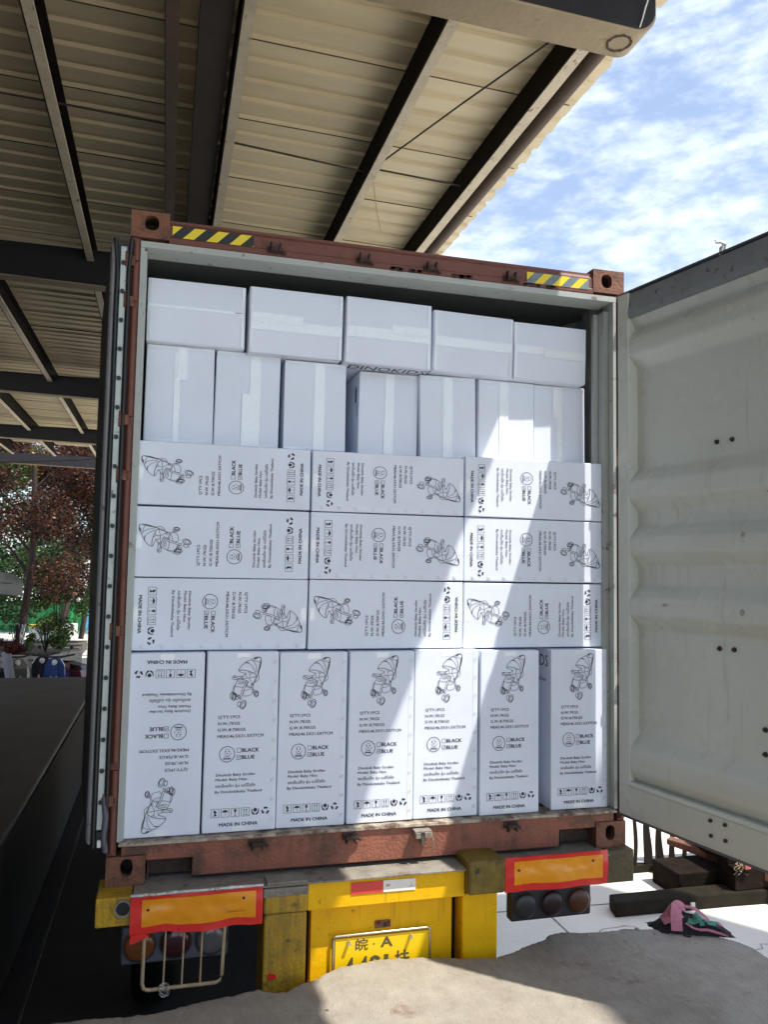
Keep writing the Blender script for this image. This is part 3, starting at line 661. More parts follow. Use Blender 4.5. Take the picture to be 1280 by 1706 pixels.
# reflector boards (slightly crumpled)
def refl(x0, x1, z0, z1, y, dz0, label=None):
    n = 24; b = MB()
    def wav(u, v): return y - .006*noise.noise(Vector((u*4, v*3, x0))) - .003*noise.noise(Vector((u*13, v*6, 2)))
    def P(u, v, off=0): x = x0+(x1-x0)*u; return Vector((x, wav(u, v)-off, z0+(z1-z0)*v + dz0*(1-v)*(math.sin(u*9)*.3+.4*noise.noise(Vector((u*6, 0, 4))))))
    for off, mi in ((0, 0),):
        vs = [P(i/n, j/8) for i in range(n+1) for j in range(9)]; vb = [v+Vector((0, .006, 0)) for v in vs]
        b.add(vs, [(i*9+j, i*9+j+1, (i+1)*9+j+1, (i+1)*9+j) for i in range(n) for j in range(8)], mi, True)
        b.add(vb, [(i*9+j, i*9+j+1, (i+1)*9+j+1, (i+1)*9+j) for i in range(n) for j in range(8)], mi, True)
    rb_ = b.build('reflector_board', M_REFR, tr)
    if label: rb_['label'] = label
    b = MB(); u0, u1, v0, v1 = .085, .945, .20 if dz0 else .2, .88
    vs = [P(u0+(u1-u0)*i/n, v0+(v1-v0)*j/8, .0016) for i in range(n+1) for j in range(9)]
    b.add(vs, [(i*9+j, i*9+j+1, (i+1)*9+j+1, (i+1)*9+j) for i in range(n) for j in range(8)], 0, True)
    b.build('amber_panel', M_REFY, rb_)
    for u, v in ((.13, .62), (.85, .72)):
        b = MB(); q = P(u, v, .005); b.disc(q, .0055, (0, 1, 0), 10, .004); b.build('screw', M_RUST, rb_)
    return rb_, P
rb1, P1 = refl(-1.108, -.578, -.322, -.166, -.145, .018)
b = MB(); vs = []
for i in range(41):
    u = i/40; q = P1(u, 1.0); h = .006+.006*abs(noise.noise(Vector((u*14, 3, 1)))); o2 = .006*noise.noise(Vector((u*25, 1, 8)))
    vs += [q+Vector((0, -.004+o2*.4, -.004)), q+Vector((0, -.010+o2, h*.5)), q+Vector((0, .002, h))]
b.add(vs, [(3*i+j, 3*i+j+1, 3*i+4+j, 3*i+3+j) for i in range(40) for j in range(2)], 0, True); b.build('foil_edge', M_FOIL, rb1)
b = MB()
add_text(b, 'GB25990-2010', .006, -.730, -.258, lambda u, v: Vector((u, -.158, v)), width=.075); b.build('reflector_print', M_RUST, rb1)
b = MB(); pts = [(-1.10, -.318), (-1.07, -.312), (-1.03, -.322), (-1.045, -.332), (-1.06, -.336), (-1.104, -.352), (-1.106, -.338)]
b.prism([(x, z) for x, z in pts], XZ, -.152, -.148); b.build('peeled_corner', M_REFR, rb1)
rb2, P2 = refl(.530, 1.058, -.305, -.150, -.112, .006)
# tail lamps
def lamps(x0, x1, z0, z1, y, lens, mt):
    b = MB(); b.box(x0, x1, y, y+.06, z0, z1); tl = b.build('tail_lamp', mt, tr, bevel=.012, seg=3); n = len(lens)
    for i, lm in enumerate(lens):
        cx_ = x0+(x1-x0)*(i+.5)/n; cz_ = (z0+z1)/2
        b = MB(); R_ = min((x1-x0)/n, z1-z0)*.42
        b.tube([(cx_, y-.004, cz_), (cx_, y+.006, cz_)], R_*1.12, 28, 0, smooth=False); b.build('lens_rim', M_LAMPB, tl)
        b = MB()
        rings = [(R_, -.004), (R_*.96, -.012), (R_*.8, -.018), (R_*.5, -.022), (R_*.2, -.0235)]
        vs = [(cx_+math.cos(2*math.pi*k/28)*r_, y+d, cz_+math.sin(2*math.pi*k/28)*r_) for r_, d in rings for k in range(28)]
        fs = [(a*28+k, a*28+(k+1) % 28, (a+1)*28+(k+1) % 28, (a+1)*28+k) for a in range(4) for k in range(28)] + [[4*28+k for k in range(28)]]
        b.add(vs, fs, 0, True); b.build('lens', lm, tl)
lamps(-1.143, -.703, -.500, -.345, .0, [M_LORG, M_LRED, M_LCLR], M_LAMPH)
lamps(.624, 1.050, -.503, -.355, .03, [mat('dark_clear_lens', (.035, .038, .036), .35), mat('dark_red_lens', (.028, .012, .014), .35), mat('dark_orange_lens', (.085, .026, .012), .35)], M_LAMPB)
b = MB(); b.tube([(-1.050, -.115, -.31), (-1.052, -.12, -.52), (-1.046, -.12, -.540), (-1.030, -.12, -.548), (-.76, -.12, -.548), (-.742, -.12, -.540), (-.736, -.12, -.52), (-.730, -.115, -.31)], .008, 8)
for x in (-.966, -.893, -.820): b.tube([(x, -.116, -.31), (x-.004, -.12, -.546)], .0045, 6)
b.build('lamp_guard', M_GUARD, tr)
b = MB(); pts = []
for i in range(60):
    a = i*.9; pts.append((-.965+.02*math.cos(a)+.01*noise.noise(Vector((i*.3, 0, 0))), -.128+.012*math.sin(a*1.3), -.55+.024*math.sin(a*.7)))
b.tube(pts, .0014, 4); b.build('tie_wire', M_CHROME, tr)
b = MB(); b.prism([(-.546, -.56), (-.51, -.56), (-.512, -.545), (-.535, -.535), (-.546, -.54)], XZ, -.125, -.1185); b.build('paper_scrap', M_REFR, tr)
# wheels
def wheel(x, y):
    b = MB(); R_ = .50; pr = [(-.13, .28), (-.13, .44), (-.10, .49), (.10, .49), (.13, .44), (.13, .28)]; n = 40
    vs = [(x+px_, y+math.cos(2*math.pi*k/n)*r_, ZG+.50+math.sin(2*math.pi*k/n)*r_) for px_, r_ in pr for k in range(n)]
    b.add(vs, [(a*n+k, a*n+(k+1) % n, (a+1)*n+(k+1) % n, (a+1)*n+k) for a in range(5) for k in range(n)], 0, True)
    wo = b.build('wheel', M_RUB, tr)
    b = MB(); b.tube([(x-.10, y, ZG+.5), (x+.10, y, ZG+.5)], .28, 24); b.build('rim', M_DECK, wo)
for y in (1.9, 3.2, 4.5):
    for x in (-1.0, .95): wheel(x, y)
    b = MB(); b.tube([(-.9, y, ZG+.5), (.9, y, ZG+.5)], .06, 12); b.build('axle', M_GREEND, tr)
for y in (9.5,):
    for x in (-.6, .6):
        b = MB(); b.box(x-.06, x+.06, y-.06, y+.06, ZG+.0, -.62); b.box(x-.12, x+.12, y-.12, y+.12, ZG-.0, ZG+.02); b.build('landing_leg', M_GREEND, tr)

# ------------------------------------------------------------------ cartons
# stroller line drawing, traced in print coordinates
S = [
 (2, [(605,372),(622,335),(640,310),(680,270),(720,240),(780,208),(830,190),(880,165),(930,150),(990,150),(1008,190),(1004,240),(1000,280),(985,340),(970,380),(945,460)]),
 (1, [(870,178),(895,150),(940,143),(985,145),(1012,180)]), (1.6, [(880,180),(905,162),(935,160),(930,172),(885,182)]),
 (2.4, [(605,372),(680,368),(760,380),(820,400),(860,415),(930,460)]), (1.4, [(605,372),(620,392),(640,400),(700,420),(735,425)]),
 (1.2, [(720,240),(790,255),(830,285),(860,320),(885,370),(905,420)]), (1.2, [(830,190),(870,215),(895,250),(915,300),(928,360),(925,420)]), (1.1, [(850,210),(900,208),(940,222),(975,240)]), (1, [(700,250),(750,238),(800,250)]),
 (1.4, [(1008,190),(990,280),(972,360),(962,440),(975,520),(950,552),(930,570),(880,600)]), (1.4, [(990,200),(975,300),(950,430)]),
 (1.8, [(930,460),(915,500),(900,540),(885,590),(865,630)]), (1.4, [(945,465),(925,520),(905,570)]), (1.6, [(860,600),(885,630),(870,640),(850,610)]),
 (1.2, [(735,425),(720,450),(700,465),(640,510),(700,530)]), (1, [(770,400),(800,420),(810,445),(805,480),(800,515)]), (1.2, [(650,505),(740,512),(820,505),(880,492),(930,480)]), (1, [(810,445),(830,425),(855,412)]), (1, [(740,430),(735,470),(760,500)]),
 (1.8, [(510,525),(500,500),(505,480),(530,465),(580,475),(640,478),(690,470)]), (1.8, [(510,525),(560,532),(640,522),(700,535),(750,550),(770,570)]), (1.4, [(505,485),(560,500),(600,515),(640,515)]), (1.2, [(540,470),(545,500),(570,505)]),
 (1.5, [(595,535),(570,590),(545,630),(520,680),(508,740)]), (1.4, [(545,632),(580,652),(640,665),(690,665),(715,640)]), (1, [(600,560),(650,555),(700,565),(745,575)]), (1, [(590,590),(630,612),(680,605),(720,590)]), (1, [(620,575),(660,590),(700,580)]),
 (1.4, [(752,560),(720,620),(690,680),(665,760),(650,810),(640,885)]), (1.4, [(778,572),(740,640),(715,700),(690,780),(672,830),(668,890)]),
 (1.6, [(508,742),(560,775),(600,800),(645,830)]), (1.2, [(548,640),(540,700),(530,745)]),
 (1.4, [(705,725),(698,780),(708,812),(730,822),(800,815),(845,795),(862,760),(868,735),(855,700)]), (1.2, [(730,660),(790,668),(855,692),(790,710),(705,728)]), (1, [(740,640),(800,650),(845,680)]),
 (1.4, [(850,590),(862,640),(875,700),(885,745),(905,775)]), (1.2, [(830,600),(850,680)]), (1, [(790,560),(770,620),(745,650)]), (1, [(800,520),(830,560),(850,600)]),
 (2.2, [(560,785),(600,830),(650,870)]), (1.6, [(585,790),(625,805),(645,835)]), (1.4, [(500,750),(520,770),(570,790)]),
]
def ell(cx_, cy_, rx, ry, rot, w_, n=22):
    c_, s_ = math.cos(R(rot)), math.sin(R(rot)); return (w_, [(cx_+math.cos(2*math.pi*k/n)*rx*c_-math.sin(2*math.pi*k/n)*ry*s_, cy_+math.cos(2*math.pi*k/n)*rx*s_+math.sin(2*math.pi*k/n)*ry*c_) for k in range(n+1)])
S += [ell(935, 787, 34, 54, 8, 2.6), ell(940, 790, 19, 34, 8, 1.8), ell(905, 765, 24, 42, 8, 1.2), ell(702, 970, 48, 76, 22, 3), ell(706, 975, 28, 48, 22, 2), ell(630, 955, 26, 48, 12, 2),
      ell(535, 825, 34, 70, 4, 3), ell(540, 828, 18, 42, 4, 2), ell(500, 808, 26, 56, 4, 2.2), ell(590, 850, 20, 34, 10, 1.6)]
PW, PH = .315, .770
class PrintSet(dict):
    def __missing__(s, k): s[k] = MB(); return s[k]
def make_print(P):
    mb = P['stroller_drawing']
    fn = lambda u, v: Vector((u-PW/2, -.0014, v-PH/2))
    for w_, pl in S:
        pts = [fn((x-53)/4010+.0, PH-(y-62)/4010) for x, y in pl]
        mb.ribbon(pts, .00165*(.75+.45*w_/1.6), (0, -1, 0))
    mb = P['printed_text.b']
    T = lambda s, cap, u, t, width=None, bold=.0: add_text(P['printed_text.' + ('a' if t < .5 else 'b' if t < .6 else 'c' if t < .8 else 'd')], s, cap, u, PH*(1-t)-cap/2, fn, width=width, bold=bold)
    T("Q'TY:1PCS", .0130, .054, .360, .096, .0004); T('N.W.:7KGS', .0130, .054, .396, .096, .0004); T('G.W.:8.75KGS', .0130, .053, .431, .122, .0004); T('MEAS:46.5X31.5X77CM', .0130, .053, .467, .204, .0004)
    def box_(u0, v0, s_, w_=.0016):
        mb.ribbon([fn(u0, v0), fn(u0+s_, v0)], w_, (0, -1, 0)); mb.ribbon([fn(u0, v0+s_), fn(u0+s_, v0+s_)], w_, (0, -1, 0))
        mb.ribbon([fn(u0, v0-w_/2), fn(u0, v0+s_+w_/2)], w_, (0, -1, 0)); mb.ribbon([fn(u0+s_, v0-w_/2), fn(u0+s_, v0+s_+w_/2)], w_, (0, -1, 0))
    v1 = PH*(1-.547); v2 = PH*(1-.586)
    box_(.141, v1-.009, .0175); box_(.141, v2-.009, .0175); T('BLACK', .0165, .163, .547, .075, .0011); T('BLUE', .0165, .163, .586, .056, .0011)
    mb.ribbon([fn(.145, v2+.001), fn(.149, v2-.004), fn(.156, v2+.006)], .002, (0, -1, 0))
    mb = P['round_logo']; cu, cv = .0985, PH*(1-.5665)
    mb.ribbon([fn(cu+.033*math.cos(a), cv+.033*math.sin(a)) for a in [2*math.pi*k/40 for k in range(41)]], .0026, (0, -1, 0))
    def blob(u, v, ru, rv_, n=12): mb.add([fn(u+ru*math.cos(2*math.pi*k/n), v+rv_*math.sin(2*math.pi*k/n)) for k in range(n)], [list(range(n))])
    def poly(pts): mb.add([fn(u, v) for u, v in pts], [list(range(len(pts)))])
    blob(cu-.0075, cv+.011, .0028, .0034); blob(cu+.0075, cv+.011, .0028, .0034); blob(cu, cv+.002, .003, .0026)
    mb.ribbon([fn(cu-.012, cv+.004), fn(cu-.009, cv-.005), fn(cu, cv-.010), fn(cu+.010, cv-.006), fn(cu+.019, cv+.005)], .0014, (0, -1, 0))
    mb.ribbon([fn(cu-.011, cv+.018), fn(cu, cv+.022), fn(cu+.011, cv+.018)], .0012, (0, -1, 0))
    mb.ribbon([fn(cu-.013, cv-.013), fn(cu, cv-.010), fn(cu+.013, cv-.013)], .0014, (0, -1, 0))
    add_text(mb, 'DINOKIDS', .0062, cu-.016, cv-.0226, fn, width=.032, bold=.0009)
    T('Dinokids Baby Stroller', .0118, .052, .680, .174, .0003); T('Model: Baby Hiso', .0118, .051, .706, .138, .0003)
    T('รถเข็นเด็ก รุ่น เบบี้ไฮโซ', .0120, .051, .741, .174, .0003); T('By Dinokidsbaby Thailand', .0118, .050, .773, .205, .0003)
    # handling marks
    vb = PH*(1-.889); s_ = .0345
    us = [.036, .080, .124, .168]
    mb = P['handling_symbol.a']; box_(us[0], vb-s_/2, s_, .0015); u = us[0]; poly([(u+.010, vb+.012), (u+.018, vb+.012), (u+.0255, vb+.003), (u+.020, vb), (u+.0255, vb-.010), (u+.010, vb-.0125), (u+.016, vb-.004), (u+.013, vb+.003)])
    mb = P['handling_symbol.b']; box_(us[1], vb-s_/2, s_, .0015); u = us[1]+s_/2; poly([(u-.013, vb+.001)] + [(u+.013*math.cos(a), vb+.001+.011*math.sin(a)) for a in [math.pi-math.pi*k/8 for k in range(1, 8)]] + [(u+.013, vb+.001), (u+.007, vb+.003), (u, vb+.001), (u-.007, vb+.003)])
    mb.ribbon([fn(u, vb+.002), fn(u, vb-.012)], .0014, (0, -1, 0))
    mb = P['handling_symbol.c']; box_(us[2], vb-s_/2, s_, .0015); u = us[2]+s_/2; poly([(u-.0055, vb+.013), (u+.0055, vb+.013), (u+.0048, vb+.004), (u+.001, vb-.001), (u-.001, vb-.001), (u-.0048, vb+.004)])
    mb.ribbon([fn(u, vb), fn(u, vb-.012)], .0016, (0, -1, 0)); mb.ribbon([fn(u-.006, vb-.0125), fn(u+.006, vb-.0125)], .0016, (0, -1, 0))
    mb = P['handling_symbol.d']; box_(us[3], vb-s_/2, s_, .0015); u = us[3]+s_/2
    for d in (-.0055, .0055):
        mb.ribbon([fn(u+d, vb-.008), fn(u+d, vb+.010)], .0018, (0, -1, 0)); poly([(u+d-.004, vb+.007), (u+d+.004, vb+.007), (u+d, vb+.0135)])
    mb.ribbon([fn(u-.012, vb-.012), fn(u+.012, vb-.012)], .0016, (0, -1, 0))
    mb = P['handling_symbol.e']; u = .229   # hands round a small cube
    for sg in (-1, 1):
        poly([(u+sg*.002, vb-.016), (u+sg*.012, vb-.012), (u+sg*.0165, vb-.001), (u+sg*.0165, vb+.010), (u+sg*.013, vb+.010), (u+sg*.0125, vb+.0), (u+sg*.008, vb-.006), (u+sg*.002, vb-.009)])
    blob(u, vb+.006, .0085, .0085, 8)
    mb = P['handling_symbol.f']; u = .274
    for k in range(3):
        a0 = math.pi/2+k*2*math.pi/3; pts = []
        for a in (a0-.75, a0-.3, a0+.15): pts.append((u+.0175*math.cos(a), vb+.0165*math.sin(a)))
        pts.append((u+.020*math.cos(a0+.25), vb+.019*math.sin(a0+.25))); pts.append((u+.012*math.cos(a0+.62), vb+.011*math.sin(a0+.62))); pts.append((u+.006*math.cos(a0+.2), vb+.006*math.sin(a0+.2)))
        for a in (a0+.1, a0-.3, a0-.7): pts.append((u+.0095*math.cos(a), vb+.009*math.sin(a)))
        poly(pts)
    T('MADE IN CHINA', .0150, .072, .953, .168, .0010)
PS = PrintSet(); make_print(PS); PRINTS = []
for k_, mb_ in PS.items():
    po = mb_.build(k_.split('.')[0], M_INK); PRINTS.append((k_.split('.')[0], po.data)); bpy.data.objects.remove(po)
sm_ = MB()
for d in (-.0045, .0045): sm_.tube([(d-.003, -.0016, -.008), (d+.003, -.0016, .008)], .0009, 5)
pst = sm_.build('staple', M_FOIL); STAPLE = pst.data; bpy.data.objects.remove(pst)

def carton_mesh(w_, h_, d_, seed):
    """body centred on the front face centre, front at y=0"""
    bm = bmesh.new(); nx_, nz_ = 8, 10
    b = MB(); b.box(-w_/2, w_/2, 0, d_, -h_/2, h_/2); rr_ = random.Random(seed)
    for v in b.v: v.x += rr_.uniform(-.0018, .0018); v.z += rr_.uniform(-.0018, .0014)
    return b
def new_child(name, me, parent, loc=(0, 0, 0), rot=None, scl=None):
    o = bpy.data.objects.new(name, me); C.objects.link(o); o.parent = parent; o.location = loc
    if rot: o.rotation_euler = rot
    if scl: o.scale = scl
    return o
GRP_P = 'printed stroller cartons stacked in the container'
GRP_B = 'blank end-on cartons in the upper rows'
def jig(seed, a=.003): return Vector((noise.noise(Vector((seed*1.7, 1, 2))), noise.noise(Vector((seed*1.3, 5, 2))), 0))*a
def printed(x0, x1, z0, z1, y, rot, label, seed, d=.46, staples=False, yaw=0):
    """rot 0 upright, 180 inverted, 90 print top to the left, -90 print top to the right"""
    w_, h_ = x1-x0, z1-z0; cx_, cz_ = (x0+x1)/2, (z0+z1)/2
    e = thing('printed_carton', (cx_, y+d/2, z0), label, 'carton', GRP_P); e.rotation_euler = (0, 0, yaw)
    b = carton_mesh(w_, h_, d, seed); c0 = Vector((0, -d/2, h_/2))
    body = b.build('carton_body', M_CARD, e, org=(0, 0, 0), bevel=.005, seg=3); body.location = c0
    pw_, ph_ = (w_, h_) if rot in (0, 180) else (h_, w_)
    a = R(-rot) if rot in (90, -90) else (R(180) if rot == 180 else 0)
    jv = Vector((random.uniform(-.004, .004), -.0002, random.uniform(-.003, .003)))
    for nm_, me_ in PRINTS: new_child(nm_, me_, e, c0 + jv, (0, a, 0), (pw_/PW*.985, 1, ph_/PH))
    # tape on the carton's short ends, folded over the front edge
    for q, sgn in ((0, 1), (1, -1)):
        b = MB(); L_ = .022+.02*abs(noise.noise(Vector((seed, q, .5)))); wd = .060; off = .012*noise.noise(Vector((seed, q, 3)))
        y_ = -.0008; zt = sgn*ph_/2
        b.add([(off-wd/2, y_, zt-sgn*.004), (off+wd/2, y_, zt-sgn*.004), (off+wd/2-.002, y_, zt-sgn*L_), (off-wd/2+.001, y_, zt-sgn*(L_+.003))], [(0, 1, 2, 3)])
        t = b.build('packing_tape', M_TAPE, e, org=(0, 0, 0)); t.location = c0; t.rotation_euler = (0, a, 0)
    # glue flap line near the print's right edge
    b = MB(); u = pw_/2-.026; b.box(u, u+.0012, -.0009, .0005, -ph_/2+.006, ph_/2-.006); b.box(u+.0012, pw_/2-.006, -.0007, .0002, -ph_/2+.006, ph_/2-.006)
    if staples:
        t = b.build('glue_flap', M_CARD2, e, org=(0, 0, 0)); t.location = c0; t.rotation_euler = (0, a, 0)
        rm = Matrix.Rotation(a, 3, 'Y')
        for k in range(9):
            v = ph_/2-.045-k*(ph_-.09)/8
            new_child('staple', STAPLE, e, c0 + rm @ Vector((pw_/2-.016, -.0006, v)), (0, a, 0))
    return e
YB, YM = .035, .075
bx = [(-1.157, -.838), (-.830, -.513), (-.507, -.196), (-.188, .125), (.133, .450), (.457, .767), (.838, 1.146)]
bl = ['upside down white stroller carton with its drawing at the bottom, bottom left of the stack',
      'upright white stroller carton beside the upside down one in the bottom row',
      'upright white stroller carton in the bottom row, third from the left post',
      'upright white stroller carton mid bottom row, sunlight crossing only its lower right corner',
      'upright white stroller carton in the bottom row almost wholly in the sunlight',
      'upright white stroller carton standing left of the narrow dark gap in the bottom row',
      'upright white stroller carton with its lettered side showing, bottom right beside the door']
for i, (x0, x1) in enumerate(bx):
    printed(x0, x1, .003, .780 + .003*math.sin(i*2.1), YB + .004*math.sin(i*3.3), 180 if i == 0 else 0, bl[i], 10+i, staples=i in (1, 2, 3, 4, 6), yaw=R([0, .3, -.2, .3, -.3, .2, -.3][i]))
cols = [(-1.157, -.384), (-.376, .379), (.386, 1.143)]
rowz = [(.788, 1.104), (1.109, 1.421), (1.427, 1.712)]
rots = [[-90, 90, 90], [90, -90, -90], [90, -90, -90]]
ml = [['lying white stroller carton with its drawing at the right, just above the upside down carton', 'lying stroller carton, drawing at its left end, above the third and fourth upright ones', 'lying stroller carton, drawing at its left end in full sunlight, lowest one beside the door'],
      ['lying stroller carton at the left post, middle one of three lying there', 'lying white stroller carton in the very centre of the nine lying cartons', 'middle one of the three lying stroller cartons beside the open right door'],
      ['lying white stroller carton at the top left of the nine lying cartons', 'lying white stroller carton at the top middle of the nine, under the narrow dark gap', 'lying white stroller carton at the top right of the nine, under the small bright patch']]
for r_ in range(3):
    for c_ in range(3):
        (x0, x1), (z0, z1) = cols[c_], rowz[r_]
        dz = .002*math.sin(r_*5+c_*2)
        if c_ == 2 and r_ == 2: z1 = 1.722
        printed(x0, x1, z0+dz*.3, z1+dz, YM+.004*math.sin(c_*4+r_), rots[r_][c_], ml[r_][c_], 30+r_*3+c_, staples=rots[r_][c_] == -90 and not (r_ == 2 and c_ == 2), yaw=R(.15*math.sin(r_*3+c_)))
def blank(x0, x1, z0, z1, y, vert, label, seed, d=.76, seam=.5, tw=.05, yaw=0, tlen=1.0, toff=0, roll=0):
    w_, h_ = x1-x0, z1-z0; cx_, cz_ = (x0+x1)/2, (z0+z1)/2
    e = thing('blank_carton', (cx_, y+d/2, z0), label, 'carton', GRP_B); e.rotation_euler = (0, roll, yaw); c0 = Vector((0, -d/2, h_/2))
    b = MB(); b.box(-w_/2, w_/2, .003, d, -h_/2, h_/2); rr_ = random.Random(seed)
    for v in b.v: v.x += rr_.uniform(-.003, .003); v.z += rr_.uniform(-.003, .002)
    o = b.build('carton_body', M_CARD, e, org=(0, 0, 0), bevel=.006, seg=3); o.location = c0
    sx = (seam-.5)*(w_ if vert else h_)
    for q in (0, 1):
        b = MB(); tl = .0016*noise.noise(Vector((seed, q*3, 1))) - .0012*q
        if vert:
            a0, a1 = (-w_/2+.004, sx-.0016) if q == 0 else (sx+.0016, w_/2-.004)
            vs = [(a0, .0015, -h_/2+.004), (a1, -.0025+tl, -h_/2+.004+.001*q), (a1, -.0025-tl, h_/2-.004), (a0, .0015, h_/2-.004)]
        else:
            a0, a1 = (-h_/2+.004, sx-.0016) if q == 0 else (sx+.0016, h_/2-.004)
            vs = [(-w_/2+.004, .0015 if q == 0 else -.0025, a0), (w_/2-.004, .0015 if q == 0 else -.0025+tl, a0), (w_/2-.004, -.0025 if q == 0 else .0015, a1), (-w_/2+.004, -.0025+tl if q == 0 else .0015, a1)]
        vb = [(v[0], .0032, v[2]) for v in vs]
        b.add(vs+vb, [(0, 1, 2, 3)], 0); b.add(vs+vb, [(0, 1, 5, 4), (1, 2, 6, 5), (2, 3, 7, 6), (3, 0, 4, 7)], 1)
        f = b.build('flap', [M_CARD2, M_CUT], e, org=(0, 0, 0)); f.location = c0
    # crinkled tape over the seam
    b = MB(); n = 26; Lg = (h_ if vert else w_)-.012; vs = []
    for i in range(n+1):
        t = -Lg/2 + Lg*tlen*i/n
        e1 = .0016*noise.noise(Vector((seed, i*.9, 1))); e2 = .0016*noise.noise(Vector((seed, i*.9, 7)))
        for k in range(5):
            u = sx+toff - tw/2 + tw*k/4 + (e1 if k == 0 else e2 if k == 4 else 0); yy = -.0038 - .0009*noise.noise(Vector((i*.8, k*1.3, seed)))
            vs.append((u, yy, t) if vert else (t, yy, u))
    b.add(vs, [(i*5+j, i*5+j+1, (i+1)*5+j+1, (i+1)*5+j) for i in range(n) for j in range(4)], 0, True)
    t = b.build('packing_tape', M_TAPE, e, org=(0, 0, 0)); t.location = c0
    if seed % 3 != 1:
        b = MB(); vs = []; Ls = Lg*(.35+.3*((seed*7) % 10)/10); s0 = -Lg/2 if seed % 2 else Lg/2-Ls
        for i in range(n+1):
            t_ = s0+Ls*i/n
            for k in range(4):
                u = sx-toff*.6-.022+.044*k/3+.0012*noise.noise(Vector((seed, i*.8, k))); yy = -.0054-.0012*noise.noise(Vector((i*.9, k*1.7, seed+5)))
                vs.append((u, yy, t_) if vert else (t_, yy, u))
        b.add(vs, [(i*4+j, i*4+j+1, (i+1)*4+j+1, (i+1)*4+j) for i in range(n) for j in range(3)], 0, True)
        t = b.build('packing_tape', M_TAPE, e, org=(0, 0, 0)); t.location = c0
    # short edge tapes
    for sg in (-1, 1):
        b = MB(); hh = (h_ if not vert else w_)/2
        if vert: b.add([(-hh+.006, -.0006, sg*(h_/2-.006)), (hh-.006, -.0006, sg*(h_/2-.006)), (hh-.007, -.0034, sg*(h_/2-.020)), (-hh+.006, -.0034, sg*(h_/2-.018))], [(0, 1, 2, 3)])
        else: b.add([(sg*(w_/2-.006), -.0006, -hh+.006), (sg*(w_/2-.006), -.0006, hh-.006), (sg*(w_/2-.018), -.0034, hh-.007), (sg*(w_/2-.019), -.0034, -hh+.006)], [(0, 1, 2, 3)])
        tt = b.build('edge_tape', M_TAPE, e, org=(0, 0, 0)); tt.location = c0
    return e, c0
r5 = [(-1.145, -.832, 2.188, .50, .028, .0), (-.822, -.515, 2.186, .53, .05, .0), (-.504, -.195, 2.166, .50, .05, 0), (-.122, .190, 2.152, .50, .046, .0), (.198, .500, 2.152, .5, .05, 0), (.504, .818, 2.150, .52, .05, 0), (.822, 1.122, 2.150, .46, .03, 0)]
l5 = ['blank upright carton with a taped seam at the left end of the upper upright row', 'blank upright carton with a wide tape strip, second in the upper upright row',
      'blank upright carton just left of the wide dark gap in the upper row', 'blank upright carton just right of the wide dark gap, its shaded lettered side showing',
      'blank upright carton in the upper row with the narrow dark gap along its left side', 'blank upright carton in the upper row bearing the small bright sun patch', 'blank upright carton at the right end of the upper row of upright boxes']
for i, (x0, x1, zt, sm, tw, yw) in enumerate(r5):
    y = .215 + .006*math.sin(i*2.2) + (.035 if i == 3 else 0)
    e, c0 = blank(x0, x1, 1.726, zt, y, True, l5[i], 50+i, seam=sm, tw=tw, tlen=.93 if i == 0 else 1, yaw=R([.3, -.4, .5, .2, -.3, .2, -.2][i]), roll=R(-.9 if i == 4 else 0.4 if i == 3 else 0), toff=[-.013, .024, .020, .004, -.004, -.022, .012][i])
r6 = [(-1.150, -.699, 2.188, 2.487, .56, .05, .0), (-.685, -.231, 2.168, 2.490, .50, .05, 1), (-.217, .221, 2.157, 2.486, .53, .055, 1), (.233, .668, 2.155, 2.470, .53, .05, 1), (.672, 1.088, 2.152, 2.452, .50, .04, .42)]
l6 = ['blank wide carton lying in the topmost row against the left post', 'blank wide taped carton in the topmost row, second from the left post', 'blank wide carton in the centre of the topmost row with black lettering under it',
      'blank wide carton in the topmost row, fourth from the left post', 'blank wide carton at the right end of the topmost row, tape covering half its seam']
topbox = []
for i, (x0, x1, z0, z1, sm, tw, tl) in enumerate(r6):
    topbox.append(blank(x0, x1, z0, z1, .150 + .006*math.sin(i*3) + (-.012 if i == 2 else 0) + (.02 if i == 0 else 0), False, l6[i], 70+i, seam=sm, tw=tw if tl else .012, tlen=tl if tl else .9, yaw=R([.3, .5, -.3, .4, -.2][i]), roll=R([0, .4, .5, .9, .5][i]), toff=[.0, -.022, -.018, -.012, .008][i]))
# side lettering
def side_text(e, c0, txt, cap, y0, z0, w_, width, name='printed_markings'):
    b = MB(); fn = lambda u, v: Vector((-w_/2-.0015, y0-u, z0+v))
    vs, fs = text_geo(txt, cap/.73); x0 = min(v.x for v in vs); x1 = max(v.x for v in vs); k = width/(x1-x0)
    b.add([fn((v.x-x0)*k, v.y) for v in vs], fs); o = b.build(name, M_INK, e, org=(0, 0, 0)); o.location = c0
e7 = [o for o in C.objects if o.get('label') == bl[6]][0]
side_text(e7, Vector((0, -.23, .3885)), 'DINOKIDS', .060, .405, .300, .308, .37)
side_text(e7, Vector((0, -.23, .3885)), 'baby stroller', .024, .35, .225, .308, .30)
# underside lettering on the centre top carton
e, c0 = topbox[2]; b = MB(); vs, fs = text_geo('DINOKIDS', .075/.73); x0 = min(v.x for v in vs); x1 = max(v.x for v in vs); k = .40/(x1-x0)
b.add([(-.185+(v.x-x0)*k, .105-v.y*1.0, -(2.486-2.157)/2-.0015) for v in vs], fs); o = b.build('printed_markings', M_INK, e, org=(0, 0, 0)); o.location = c0
e4 = [o for o in C.objects if o.get('label') == l5[3]][0]
b = MB()
for k in range(7): b.box(-.1572, -.1568, .05+.004*k, .05+.004*k+.0024, .06, .14+.01*math.sin(k*3))
b.box(-.1572, -.1568, .03, .036, -.02, .05)
o = b.build('printed_markings', M_INK, e4, org=(0, 0, 0)); o.location = Vector((0, -.38, .213))

